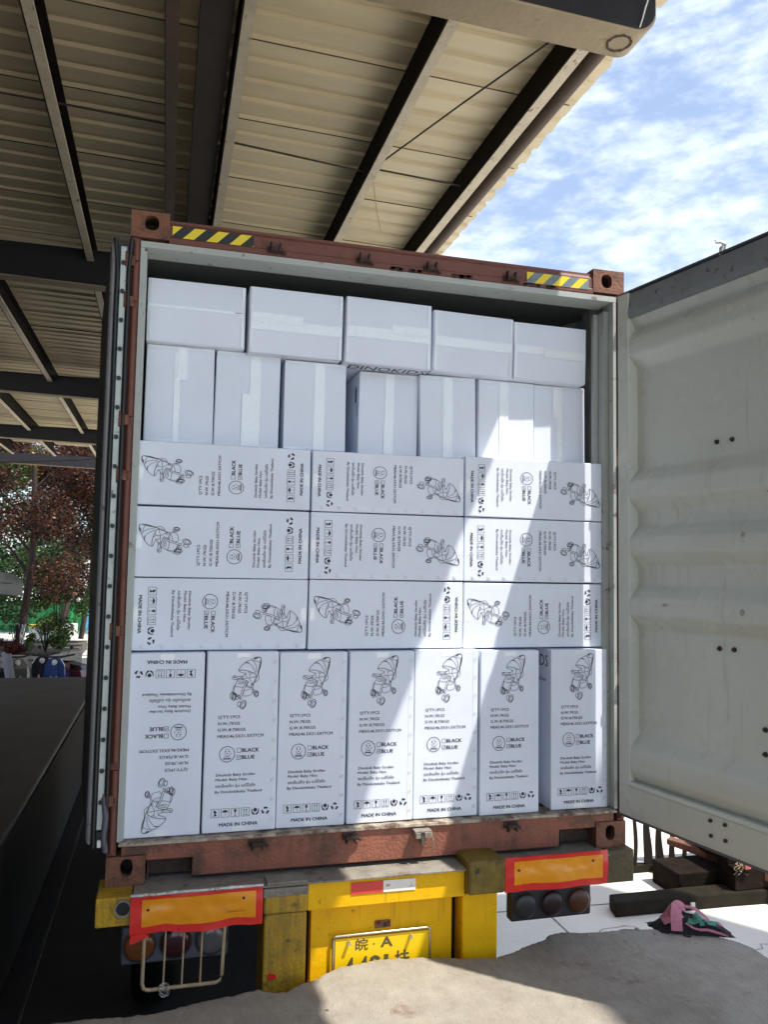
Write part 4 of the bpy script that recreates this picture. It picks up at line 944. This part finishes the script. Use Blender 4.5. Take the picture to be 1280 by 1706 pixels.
# ------------------------------------------------------------------ yard on the right
rk = thing('slatted_rack', (3.65, 3.1, ZG), 'rusty brown slatted steel rack standing on the yard behind the open door', 'rack')
b = MB(); b.box(3.05, 4.6, 3.03, 3.10, ZG, ZG+.065); b.box(3.05, 4.6, 3.03, 3.10, ZG+.78, ZG+.84); b.build('rail', M_GREEND, rk)
for i, (x, wd) in enumerate([(3.215, .024), (3.345, .06), (3.475, .065), (3.615, .06), (3.745, .055), (3.885, .065), (4.02, .09), (4.2, .05), (4.35, .05), (4.5, .05)]):
    b = MB(); vs = []; n = 12
    for k in range(n+1):
        t = k/n; z = ZG+.06+.72*t; dx = .012*math.sin(t*6+i*1.3)*(1 if i < 6 else .2); w2 = wd/2*(1+.35*math.sin(t*5+i))
        vs += [(x+dx-w2, 3.04, z), (x+dx+w2, 3.04, z), (x+dx+w2, 3.06, z), (x+dx-w2, 3.06, z)]
    b.add(vs, [(4*k+j, 4*k+(j+1) % 4, 4*k+4+(j+1) % 4, 4*k+4+j) for k in range(n) for j in range(4)]); b.build('slat', M_GIRDK, rk)
bs = thing('steel_beam', (3.5, 2.4, ZG), 'long dark flat steel beam lying low on the yard beside the dock', 'beam')
b = MB(); b.prism([(2.51, 2.22), (2.56, 2.40), (5.4, 2.38), (5.4, 2.10), (3.55, 2.20)], XY, ZG, ZG+.115); b.build('beam_body', M_GREEND, bs, bevel=.015, seg=2)
bb = thing('steel_crate', (3.9, 2.62, ZG), 'dark brown steel crate standing against the flat beam under the open door', 'crate')
b = MB(); b.box(3.245, 5.3, 2.44, 2.82, ZG, ZG+.20); b.box(3.245, 3.275, 2.432, 2.4395, ZG+.116, ZG+.205); b.build('crate_body', M_CRATE, bb, bevel=.006)
b = MB(); b.box(3.62, 5.3, 2.21, 2.4385, ZG+.1165, ZG+.30); b.box(3.62, 5.3, 2.30, 2.80, ZG+.3005, ZG+.42); b.build('crate_lid', M_CRATE, bb, bevel=.006)
rbm = MB(); a0, a1 = Vector((3.50, 2.95, -1.25)), Vector((4.35, 1.62, -1.38)); dd = (a1-a0).normalized(); sd = dd.cross(Vector((0, 0, 1))).normalized()*.05; uu = Vector((0, 0, .075))
vs = [a0-sd-uu*.35, a0+sd-uu*.35, a0+sd+uu*.35, a0-sd+uu*.35, a1-sd-uu, a1+sd-uu, a1+sd+uu, a1-sd+uu]
rbm.add(vs, [(0, 1, 2, 3), (4, 7, 6, 5), (0, 4, 5, 1), (1, 5, 6, 2), (2, 6, 7, 3), (3, 7, 4, 0)])
tag(rbm.build('red_beam', M_CAST, bevel=.01), 'red brown painted steel beam propped across the dark crate below the door', 'beam')
pg = MB()
for k in range(26):
    a = k*2.4; c_ = Vector((3.68+.045*math.cos(a), 2.195+.012*math.sin(a*2), -1.235+.03*math.sin(a*1.7)))
    pg.tube([c_, c_+Vector((.03*math.cos(a*3), .01, .03*math.sin(a*2.3))), c_+Vector((.05*math.cos(a*3+1), .0, .02*math.sin(a*2.3)-.02))], .003, 4, 1 if k % 3 else 0)
pg.box(3.69, 3.745, 2.170, 2.185, -1.25, -1.205, 2)
tag(pg.build('rag_knot', [M_LAMPB, M_GUARD, mat('faded_red_cloth', (.42, .10, .08), .9, var=.2)]), 'small red rag knotted with twine on the dark crate under the door', 'rag')

# strap bundle on the dock edge
M_PINK = mat('pink_webbing', (.52, .19, .25), .8, var=.15, vscale=40, bump=.6, bscale=200)
M_GRNW = mat('green_webbing', (.08, .26, .19), .8, var=.15, vscale=40, bump=.6, bscale=200)
M_BLKC = mat('black_cloth', (.022, .02, .024), .9, var=.3, vscale=20, bump=.5, bscale=60)
sb = thing('webbing_bundle', (1.46, -.13, ZD), 'crumpled bundle of pink and green webbing straps on black cloth at the dock edge', 'straps')
def strap(pts, wd, mt, nm, axis=(0, -.5, 1)):
    pts = [Vector(p) for p in pts]; n = 14; sp = []
    for i in range(len(pts)-1):
        p0 = pts[max(i-1, 0)]; p1 = pts[i]; p2 = pts[i+1]; p3 = pts[min(i+2, len(pts)-1)]
        for k in range(n):
            t = k/n; sp.append(.5*((2*p1)+(p2-p0)*t+(2*p0-5*p1+4*p2-p3)*t*t+(3*p1-p0-3*p2+p3)*t**3))
    sp.append(pts[-1]); b = MB(); vs = []; ax = Vector(axis)
    for i, p in enumerate(sp):
        d = (sp[min(i+1, len(sp)-1)]-sp[max(i-1, 0)]).normalized(); s_ = d.cross(ax).normalized()*wd/2; nn = s_.cross(d).normalized()*.0016
        tw = .1*math.sin(i*.25); s_ = s_+nn*tw*4
        vs += [p-s_-nn, p+s_-nn, p+s_+nn, p-s_+nn]
    b.add(vs, [(4*i+j, 4*i+(j+1) % 4, 4*i+4+(j+1) % 4, 4*i+4+j) for i in range(len(sp)-1) for j in range(4)], 0, False)
    return b.build(nm, mt, sb)
# black cloth lump
b = MB(); vs = []; n, k_ = 28, 18
for i in range(n+1):
    for j in range(k_+1):
        u, v = i/n, j/k_; x = 1.325+.335*u; y_ = -.07-.13*u + (v-.5)*(.14-.04*u)
        h = .105*math.sin(math.pi*min(1, u*1.02))**.8*math.sin(math.pi*v)**.7*(1-.5*u)*1.0
        h = max(.0, h*(1+.35*noise.noise(Vector((u*6, v*5, 1))))+.006*noise.noise(Vector((u*16, v*12, 3))))
        vs.append((x+.01*noise.noise(Vector((v*5, 1, 2))), y_, ZD-.004+h))
b.add(vs, [(i*(k_+1)+j, i*(k_+1)+j+1, (i+1)*(k_+1)+j+1, (i+1)*(k_+1)+j) for i in range(n) for j in range(k_)], 0, True); b.build('black_cloth', M_BLKC, sb)
Z = ZD
strap([(1.355, -.10, Z+.045), (1.385, -.12, Z+.085), (1.42, -.12, Z+.115), (1.445, -.115, Z+.118), (1.47, -.125, Z+.095)], .042, M_PINK, 'pink_strap')
strap([(1.425, -.125, Z+.118), (1.405, -.145, Z+.095), (1.392, -.165, Z+.055), (1.388, -.175, Z+.022)], .055, M_PINK, 'pink_strap', (-.25, -1, .2))
strap([(1.345, -.13, Z+.05), (1.37, -.15, Z+.068), (1.40, -.16, Z+.075), (1.43, -.155, Z+.085)], .026, M_PINK, 'pink_strap', (-.2, -.8, .6))
strap([(1.465, -.115, Z+.105), (1.50, -.14, Z+.105), (1.535, -.165, Z+.082), (1.555, -.185, Z+.058)], .020, M_PINK, 'pink_strap')
strap([(1.46, -.16, Z+.06), (1.475, -.175, Z+.062), (1.49, -.185, Z+.078), (1.51, -.18, Z+.085)], .044, M_GRNW, 'green_strap')
strap([(1.50, -.19, Z+.052), (1.55, -.205, Z+.056), (1.59, -.215, Z+.048)], .026, M_GRNW, 'green_strap')
strap([(1.49, -.205, Z+.030), (1.53, -.215, Z+.030), (1.575, -.235, Z+.020), (1.615, -.245, Z+.012), (1.60, -.215, Z+.045), (1.585, -.20, Z+.055)], .014, M_PINK, 'pink_strap')
strap([(1.44, -.17, Z+.052), (1.452, -.185, Z+.045), (1.47, -.195, Z+.035), (1.50, -.21, Z+.03)], .012, M_PINK, 'pink_strap')
strap([(1.52, -.20, Z+.055), (1.56, -.215, Z+.05), (1.60, -.235, Z+.035), (1.63, -.25, Z+.014)], .022, M_BLKC, 'black_strap')
strap([(1.40, -.15, Z+.02), (1.415, -.19, Z+.008), (1.44, -.205, Z+.006), (1.45, -.185, Z+.012)], .006, M_BLKC, 'cord')
b = MB(); b.box(1.497, 1.520, -.135, -.125, Z+.095, Z+.125); b.build('white_tag', M_WHITE, sb, bevel=.002)

for k, (x, y_, s_) in enumerate([(1.235, -.075, .014), (1.30, -.13, .010), (1.365, -.155, .012), (1.12, -.16, .008), (.98, -.07, .012), (1.43, -.26, .009), (.62, -.42, .008), (.20, -.33, .007), (-.35, -.42, .008)]):
    b = MB(); vs = []
    for q in range(8):
        a = q*2.4+k; vs.append((x+s_*math.cos(a)*(1 if q % 2 else .7), y_+s_*math.sin(a)*.8, ZD-.006+s_*(.2+.9*((q*37+k*11) % 7)/7)))
    bm = bmesh.new()
    for v in vs: bm.verts.new(Vector(v)-Vector((x, y_, ZD)))
    bmesh.ops.convex_hull(bm, input=bm.verts); me = bpy.data.meshes.new('concrete_chip'); bm.to_mesh(me); bm.free(); me.materials.append(M_CONC)
    o = bpy.data.objects.new('concrete_chip', me); C.objects.link(o); o.location = (x, y_, ZD)
    tag(o, 'tiny broken concrete chip lying on the dock near its crumbled edge', 'chip', 'concrete chips on the dock')

yb = thing('yard_building', (45, 47, ZG), 'long pale warehouse with a grey ridged roof far across the yard', 'building')
b = MB(); b.box(26, 80, 45, 60, ZG, 4.2); b.build('wall', M_WHITE, yb)
b = MB(); b.prism([(44.5, 4.2), (60.5, 4.2), (52.5, 6.0)], YZ, 25.5, 80.5); b.build('roof', M_DECK, yb)
for k in range(9):
    b = MB(); b.box(29+k*5.5, 31.5+k*5.5, 44.93, 45-.003, .6, 2.2); b.build('window', M_LAMPH, yb)

# ------------------------------------------------------------------ left background
def leaves(n, centers, size, mt, name, parent, seed, org=None, flat=.5):
    rnd = random.Random(seed); vs = []; fs = []; tot = sum(c_[3]**2 for c_ in centers)
    for cx_, cy_, cz_, r_ in centers:
        for _ in range(int(n*r_**2/tot)):
            while True:
                p = Vector((rnd.uniform(-1, 1), rnd.uniform(-1, 1), rnd.uniform(-1, 1)))
                if .25 < p.length < 1: break
            p = Vector((cx_, cy_, cz_)) + p*r_*(.75+.45*noise.noise(Vector((cx_+p.x*2, cy_+p.y*2, cz_+p.z*2))))
            s_ = size*rnd.uniform(.6, 1.3); a = Vector((rnd.gauss(0, 1), rnd.gauss(0, 1), rnd.gauss(0, .5))).normalized(); b_ = a.cross(Vector((rnd.gauss(0, 1), rnd.gauss(0, 1), rnd.gauss(0, 1)))).normalized()
            o_ = len(vs); vs += [p, p+a*s_*.5+b_*s_*.28, p+a*s_, p+a*s_*.5-b_*s_*.28]; fs.append((o_, o_+1, o_+2, o_+3))
    b = MB(); b.v = [Vector(v) for v in vs]; b.f = fs; b.mi = [0]*len(fs); b.sm = [False]*len(fs)
    me = bpy.data.meshes.new(name); org = parent_world(parent) if parent else Vector(org or (0, 0, 0))
    me.from_pydata([v-org for v in b.v], [], b.f); me.materials.append(mt); o = bpy.data.objects.new(name, me); C.objects.link(o)
    if parent: o.parent = parent
    else: o.location = org
    return o
def trunk(b, base, top, r0, r1, bend, mi=0):
    n = 8; pts = [Vector(base).lerp(Vector(top), i/n) + Vector((bend*math.sin(i/n*3.1), 0, 0)) for i in range(n+1)]; b.tube(pts, r0, 10, mi, r1=r1); return pts
def tree(loc, label, h, crown, mt, n, size, seed, r=.10, white=0, group='trees behind the platform'):
    x, y, z = loc; t = thing('tree', loc, label, 'tree', group); b = MB()
    pts = trunk(b, (x, y, z), (x+.2, y, z+h*.62), r, r*.55, .15)
    rnd = random.Random(seed)
    for k in range(9):
        s0 = pts[3+k % 5]; a = rnd.uniform(0, 6.28); e = s0+Vector((math.cos(a)*rnd.uniform(.6, 1.8), math.sin(a)*rnd.uniform(.5, 1.4), rnd.uniform(.8, 2.2)))
        b.tube([s0, s0.lerp(e, .5)+Vector((0, 0, .15)), e], r*.4, 6, r1=r*.12)
    b.build('trunk', M_BARK, t)
    if white:
        b = MB(); b.tube([(x, y, z-.02), (x+.02, y, z+white*.5), (x+.06, y, z+white)], r*1.12, 12, r1=r*1.03); b.build('trunk_paint', M_LIME, t)
    leaves(n, [(x+c_[0], y+c_[1], z+c_[2], c_[3]) for c_ in crown], size, mt, 'crown', t, seed)
    return t
rnd = random.Random(3)
def clumps(n, sx, sy, z0, z1, r0, r1, ox=0):
    return [(ox+rnd.uniform(-sx, sx), rnd.uniform(-sy, sy), rnd.uniform(z0, z1), rnd.uniform(r0, r1)) for _ in range(n)]
ZP = -1.25
tree((-5.15, 22.5, ZP), 'purple leaved plum tree with a white painted trunk base, at the left edge', 8.6, clumps(34, 2.4, 1.5, 2.0, 6.8, .55, 1.1, .6), M_LPURP, 48000, .095, 11, r=.13, white=.62)
tree((-3.6, 24.5, ZP), 'bronze leaved tree whose crown reaches the folded door', 8.0, clumps(20, 1.5, 1.1, 2.7, 6.3, .5, .9, -.3), M_LMIX, 24000, .088, 12, r=.09)
tree((-7.6, 25, ZG), 'green leaved tree at the far left behind the plum tree', 9.5, clumps(28, 2.6, 1.6, 1.2, 7.4, .6, 1.1), M_LGRN, 22000, .12, 13, r=.12)
tree((-4.9, 31, ZG), 'tall dark green tree farthest behind the platform', 10.5, clumps(30, 3.2, 1.6, 1.6, 8.6, .8, 1.3, -.6), M_LDRK, 28000, .15, 14, r=.14)
def shrub(loc, label, cl, mt, n, size, seed, name='shrub'):
    t = thing(name, loc, label, 'shrub'); b = MB(); rr_ = random.Random(seed)
    for k in range(14):
        a = rr_.uniform(0, 6.28); q = rr_.uniform(.1, .7)
        b.tube([(loc[0], loc[1], loc[2]), (loc[0]+q*.4*math.cos(a), loc[1]+q*.3*math.sin(a), loc[2]+.8), (loc[0]+q*math.cos(a), loc[1]+q*.6*math.sin(a), loc[2]+1.6*max(c_[2] for c_ in cl)*.5)], .015, 5, r1=.005)
    b.build('stem', M_BARK, t); leaves(n, [(loc[0]+c_[0], loc[1]+c_[1], loc[2]+c_[2], c_[3]) for c_ in cl], size, mt, 'foliage', t, seed); return t
shrub((-4.15, 23.2, ZP), 'tall feathery green shrub between the tree trunk and the green fence', clumps(22, .8, .4, .4, 2.5, .3, .5), M_LGRN, 14000, .085, 21)
shrub((-6.4, 21.5, ZP), 'bushy dark green shrub left of the white trunk base', clumps(14, .8, .4, .3, 1.9, .3, .45), M_LDRK, 8000, .09, 22)
shrub((-4.75, 19.8, ZP), 'low reddish shrub in the bed under the plum tree', clumps(8, .42, .25, .12, .36, .16, .24), M_LRED2, 2200, .07, 23)
shrub((-4.1, 20.2, ZP), 'low green plants at the end of the raised bed', clumps(7, .45, .25, .15, .42, .15, .25), M_LGRN, 1600, .08, 24)
b = MB(); b.prism([(-9.5, 19.2), (-3.9, 19.2), (-3.35, 20.5), (-3.35, 24), (-9.5, 24)], XY, ZG-.02, ZP); tag(b.build('planting_bed', mat('bed_soil', (.10, .085, .06), .95, var=.3, bump=.8, vscale=8)), kind='structure')
b = MB(); b.prism([(-9.5, 19.05), (-3.85, 19.05), (-3.18, 20.4), (-3.18, 20.6), (-3.4, 20.6), (-3.95, 19.22), (-9.5, 19.22)], XY, ZG, ZP+.05); tag(b.build('bed_kerb', M_DECK, bevel=.02), 'pale concrete kerb round the planted bed', 'kerb')
# green fence, blue post, low wall
gf = thing('green_fence', (-4.4, 31.5, ZG), 'bright green corrugated sheet fence standing across the sunny yard', 'fence')
b = MB(); vs = []; n = 80
M_GF = mat('green_sheet_paint', (.02, .27, .085), .5, var=.1); M_BLUE = mat('light_blue_paint', (.09, .42, .68), .5, var=.08)
for i in range(n+1):
    x = -9+4.93*i/n; d = .02 if i % 4 < 2 else -.02; vs += [(x, 31.5+d, ZG-.25+.25), (x, 31.5+d, -.32)]
b.add(vs, [(2*i, 2*i+1, 2*i+3, 2*i+2) for i in range(n)]); b.build('fence_sheet', M_GF, gf)
b = MB(); b.box(-4.06, -3.93, 31.44, 31.56, ZG, -.25); b.build('fence_post', M_BLUE, gf)
# blue and white building seen through the slot beside the door
bg_ = thing('site_building', (-2.5, 34, ZG), 'white building with a bright blue roof band, glimpsed between the door and the container', 'building')
b = MB(); b.box(-3.7, 3, 34, 40, ZG, .72); b.build('wall', M_WHITE, bg_)
b = MB(); b.box(-3.8, 3.1, 33.9, 40.1, .72, 1.22); b.build('roof', M_BLUE, bg_)
b = MB(); b.box(-3.3, -1.2, 33.96, 34.0, -.95, -.8); b.build('door_band', M_RAFTD, bg_)
b = MB(); b.box(-3.3, -2.0, 33.95, 33.99, -.2, .35); b.build('window', M_LAMPH, bg_)
lw = thing('low_wall', (-4.2, 27, ZG), 'low cream wall with a yellow coping in the sun behind the scooters', 'wall')
b = MB(); b.box(-5.6, -4.15, 27.3, 27.6, ZG, ZG+.50); b.box(-4.45, -3.98, 26.9, 27.29, ZG, ZG+.62); b.build('wall_panel', M_WHITE, lw, bevel=.02)
b = MB(); b.box(-5.62, -4.46, 27.27, 27.63, ZG+.50, ZG+.56); b.build('coping', M_HAZY, lw)
# pale board at the left edge
M_BOARD = mat('board_grey_white', (.40, .40, .37), .7, var=.15, vscale=6, dirt=.3)
bd = thing('board_sign', (-4.1, 12.3, ZG), 'pale curved sheet board with faint writing on a post at the left edge', 'sign')
b = MB(); vs = []
for i in range(17):
    u = i/16; x = -5.0+1.50*u; yb_ = 12.2+.10*math.sin(u*3); tz = .975-.02*u+(.05*math.sin(u*3)) - (.10*max(0, u-.86)/.14); bz = .60+.03*math.sin(u*4)
    vs += [(x, yb_, bz), (x+.0, yb_-.03, tz), (x, yb_+.02, bz), (x, yb_-.01, tz)]
b.add(vs, [(4*i, 4*i+1, 4*i+5, 4*i+4) for i in range(16)] + [(4*i+2, 4*i+3, 4*i+7, 4*i+6) for i in range(16)] + [(4*i, 4*i+4, 4*i+6, 4*i+2) for i in range(16)] + [(4*i+1, 4*i+3, 4*i+7, 4*i+5) for i in range(16)], 0, True); b.build('board', M_BOARD, bd)
b = MB(); pts = [(-3.95+.035*i, 12.2, .80+.015*noise.noise(Vector((i*1.7, 0, 0)))+(.012 if i % 2 else 0)) for i in range(11)]; b.tube([(p[0], p[1]+.035, p[2]) for p in pts], .006, 4); b.build('scrawl', M_RUST, bd)
b = MB(); b.tube([(-4.4, 12.32, ZG), (-4.4, 12.32, .7)], .03, 8); b.build('post', M_GIRD, bd)

# scooters parked below the far end of the platform
def scooter(x, y, rz, label, cb, cs, front=None, cover=False):
    t = thing('scooter', (0, 0, 0), label, 'scooter', 'scooters parked past the platform'); Pz = ZG
    def bb_(name, mt, fn_):
        q = MB(); fn_(q); return q.build(name, mt, t, org=(0, 0, 0), bevel=0)
    def wh(name, px_):
        q = MB(); n = 24; pr = [(-.045, .14), (-.05, .2), (-.025, .235), (.025, .235), (.05, .2), (.045, .14)]
        vs = [(px_+math.cos(2*math.pi*k/n)*r_, a, .235+math.sin(2*math.pi*k/n)*r_) for a, r_ in pr for k in range(n)]
        q.add(vs, [(i*n+k, i*n+(k+1) % n, (i+1)*n+(k+1) % n, (i+1)*n+k) for i in range(5) for k in range(n)], 0, True); wo = q.build('wheel', M_RUB, t, org=(0, 0, 0))
        q = MB(); q.tube([(px_, -.03, .235), (px_, .03, .235)], .14, 16); q.build('rim', M_CHROME, wo, org=(0, 0, 0))
    wh('wheel', -.62); wh('wheel', .62)
    bb_('body', cb, lambda q: (q.prism([(-.75, .50), (-.60, .72), (-.1, .66), (.0, .34), (.32, .28), (.40, .40), (.36, .24), (-.05, .20), (-.35, .30), (-.6, .42)], XZ, -.14, .14)))
    bb_('front_shield', cb if front is None else front, lambda q: (q.prism([(-.09, .30), (-.15, .45), (-.185, .66), (-.17, .84), (-.10, .95), (0, .98), (.10, .95), (.17, .84), (.185, .66), (.15, .45), (.09, .30)], YZ, .39, .45), q.prism([(-.05, .40), (-.08, .60), (-.07, .82), (0, .88), (.07, .82), (.08, .60), (.05, .40)], YZ, .45, .49)))
    bb_('seat', cs, lambda q: q.prism([(-.72, .72), (-.70, .80), (-.40, .80), (-.10, .74), (-.06, .68), (-.60, .71)], XZ, -.13, .13))
    hb = bb_('handlebar', M_LAMPB, lambda q: (q.tube([(.36, -.33, 1.03), (.44, -.1, .99), (.44, .1, .99), (.36, .33, 1.03)], .018, 8)))
    for sy in (-1, 1):
        q = MB(); q.tube([(.42, sy*.2, 1.01), (.44, sy*.27, 1.16)], .007, 5); q.disc((.43, sy*.28, 1.17), .034, (1, .2, 0), 12, .012)
        q.build('mirror', M_LAMPB, hb, org=(0, 0, 0))
    bb_('headlight', M_WHITE, lambda q: q.tube([(.455, 0, .90), (.52, 0, .88)], .05, 14, r1=.035))
    bb_('fender', cb, lambda q: q.prism([(.40, .36), (.50, .50), (.68, .52), (.86, .38), (.80, .34), (.66, .46), (.52, .44)], XZ, -.06, .06))
    bb_('stand', M_RUST, lambda q: (q.tube([(-.1, -.12, .25), (-.15, -.2, 0)], .014, 6), q.tube([(-.1, .12, .25), (-.15, .2, 0)], .014, 6)))
    bb_('fork', M_CHROME, lambda q: (q.tube([(.42, -.05, .8), (.62, -.05, .24)], .016, 6), q.tube([(.42, .05, .8), (.62, .05, .24)], .016, 6)))
    t.location = (x, y, Pz); t.rotation_euler = (0, 0, rz); return t
M_SBLUE = mat('scooter_blue', (.03, .07, .25), .3, coat=.5); M_SRED = mat('scooter_red', (.16, .012, .018), .3, coat=.5); M_SGREY = mat('grey_cover_cloth', (.34, .34, .40), .85, var=.2, bump=.6); M_SBLK = mat('scooter_black', (.02, .02, .022), .35, coat=.4)
scooter(-3.80, 13.0, R(-62), 'scooter with a pale grey quilted wind cover, at the left edge of the photo', M_SBLK, M_SBLK)
scooter(-3.32, 13.3, R(-75), 'black scooter with a white headlight next to the grey covered one', M_SBLK, M_SBLK)
scooter(-2.90, 13.0, R(-95), 'blue scooter parked in front of the low cream wall', M_SBLUE, mat('brown_seat_cloth', (.16, .05, .04), .9))
scooter(-2.40, 13.3, R(-25), 'dark red scooter lying closest to the truck', M_SRED, M_SBLK)
# wind cover: draped quilt on the first
qc = MB(); vs = []
for i in range(13):
    for j in range(7):
        u, v = i/12, j/6; vs.append((-3.84+.17*v+.12*u+.012*noise.noise(Vector((u*6, v*4, 1))), 12.42-.03*math.sin(v*3)-.02*u, -.46-.62*u+.02*math.sin(v*6)))
qc.add(vs, [(i*7+j, i*7+j+1, (i+1)*7+j+1, (i+1)*7+j) for i in range(12) for j in range(6)], 0, True)
qc.add([Vector(v)+Vector((0, .008, 0)) for v in vs], [(i*7+j, i*7+j+1, (i+1)*7+j+1, (i+1)*7+j) for i in range(12) for j in range(6)], 0, True)
tag(qc.build('wind_cover', M_SGREY), 'pale grey quilted wind cover draped over the leftmost scooter', 'cover')
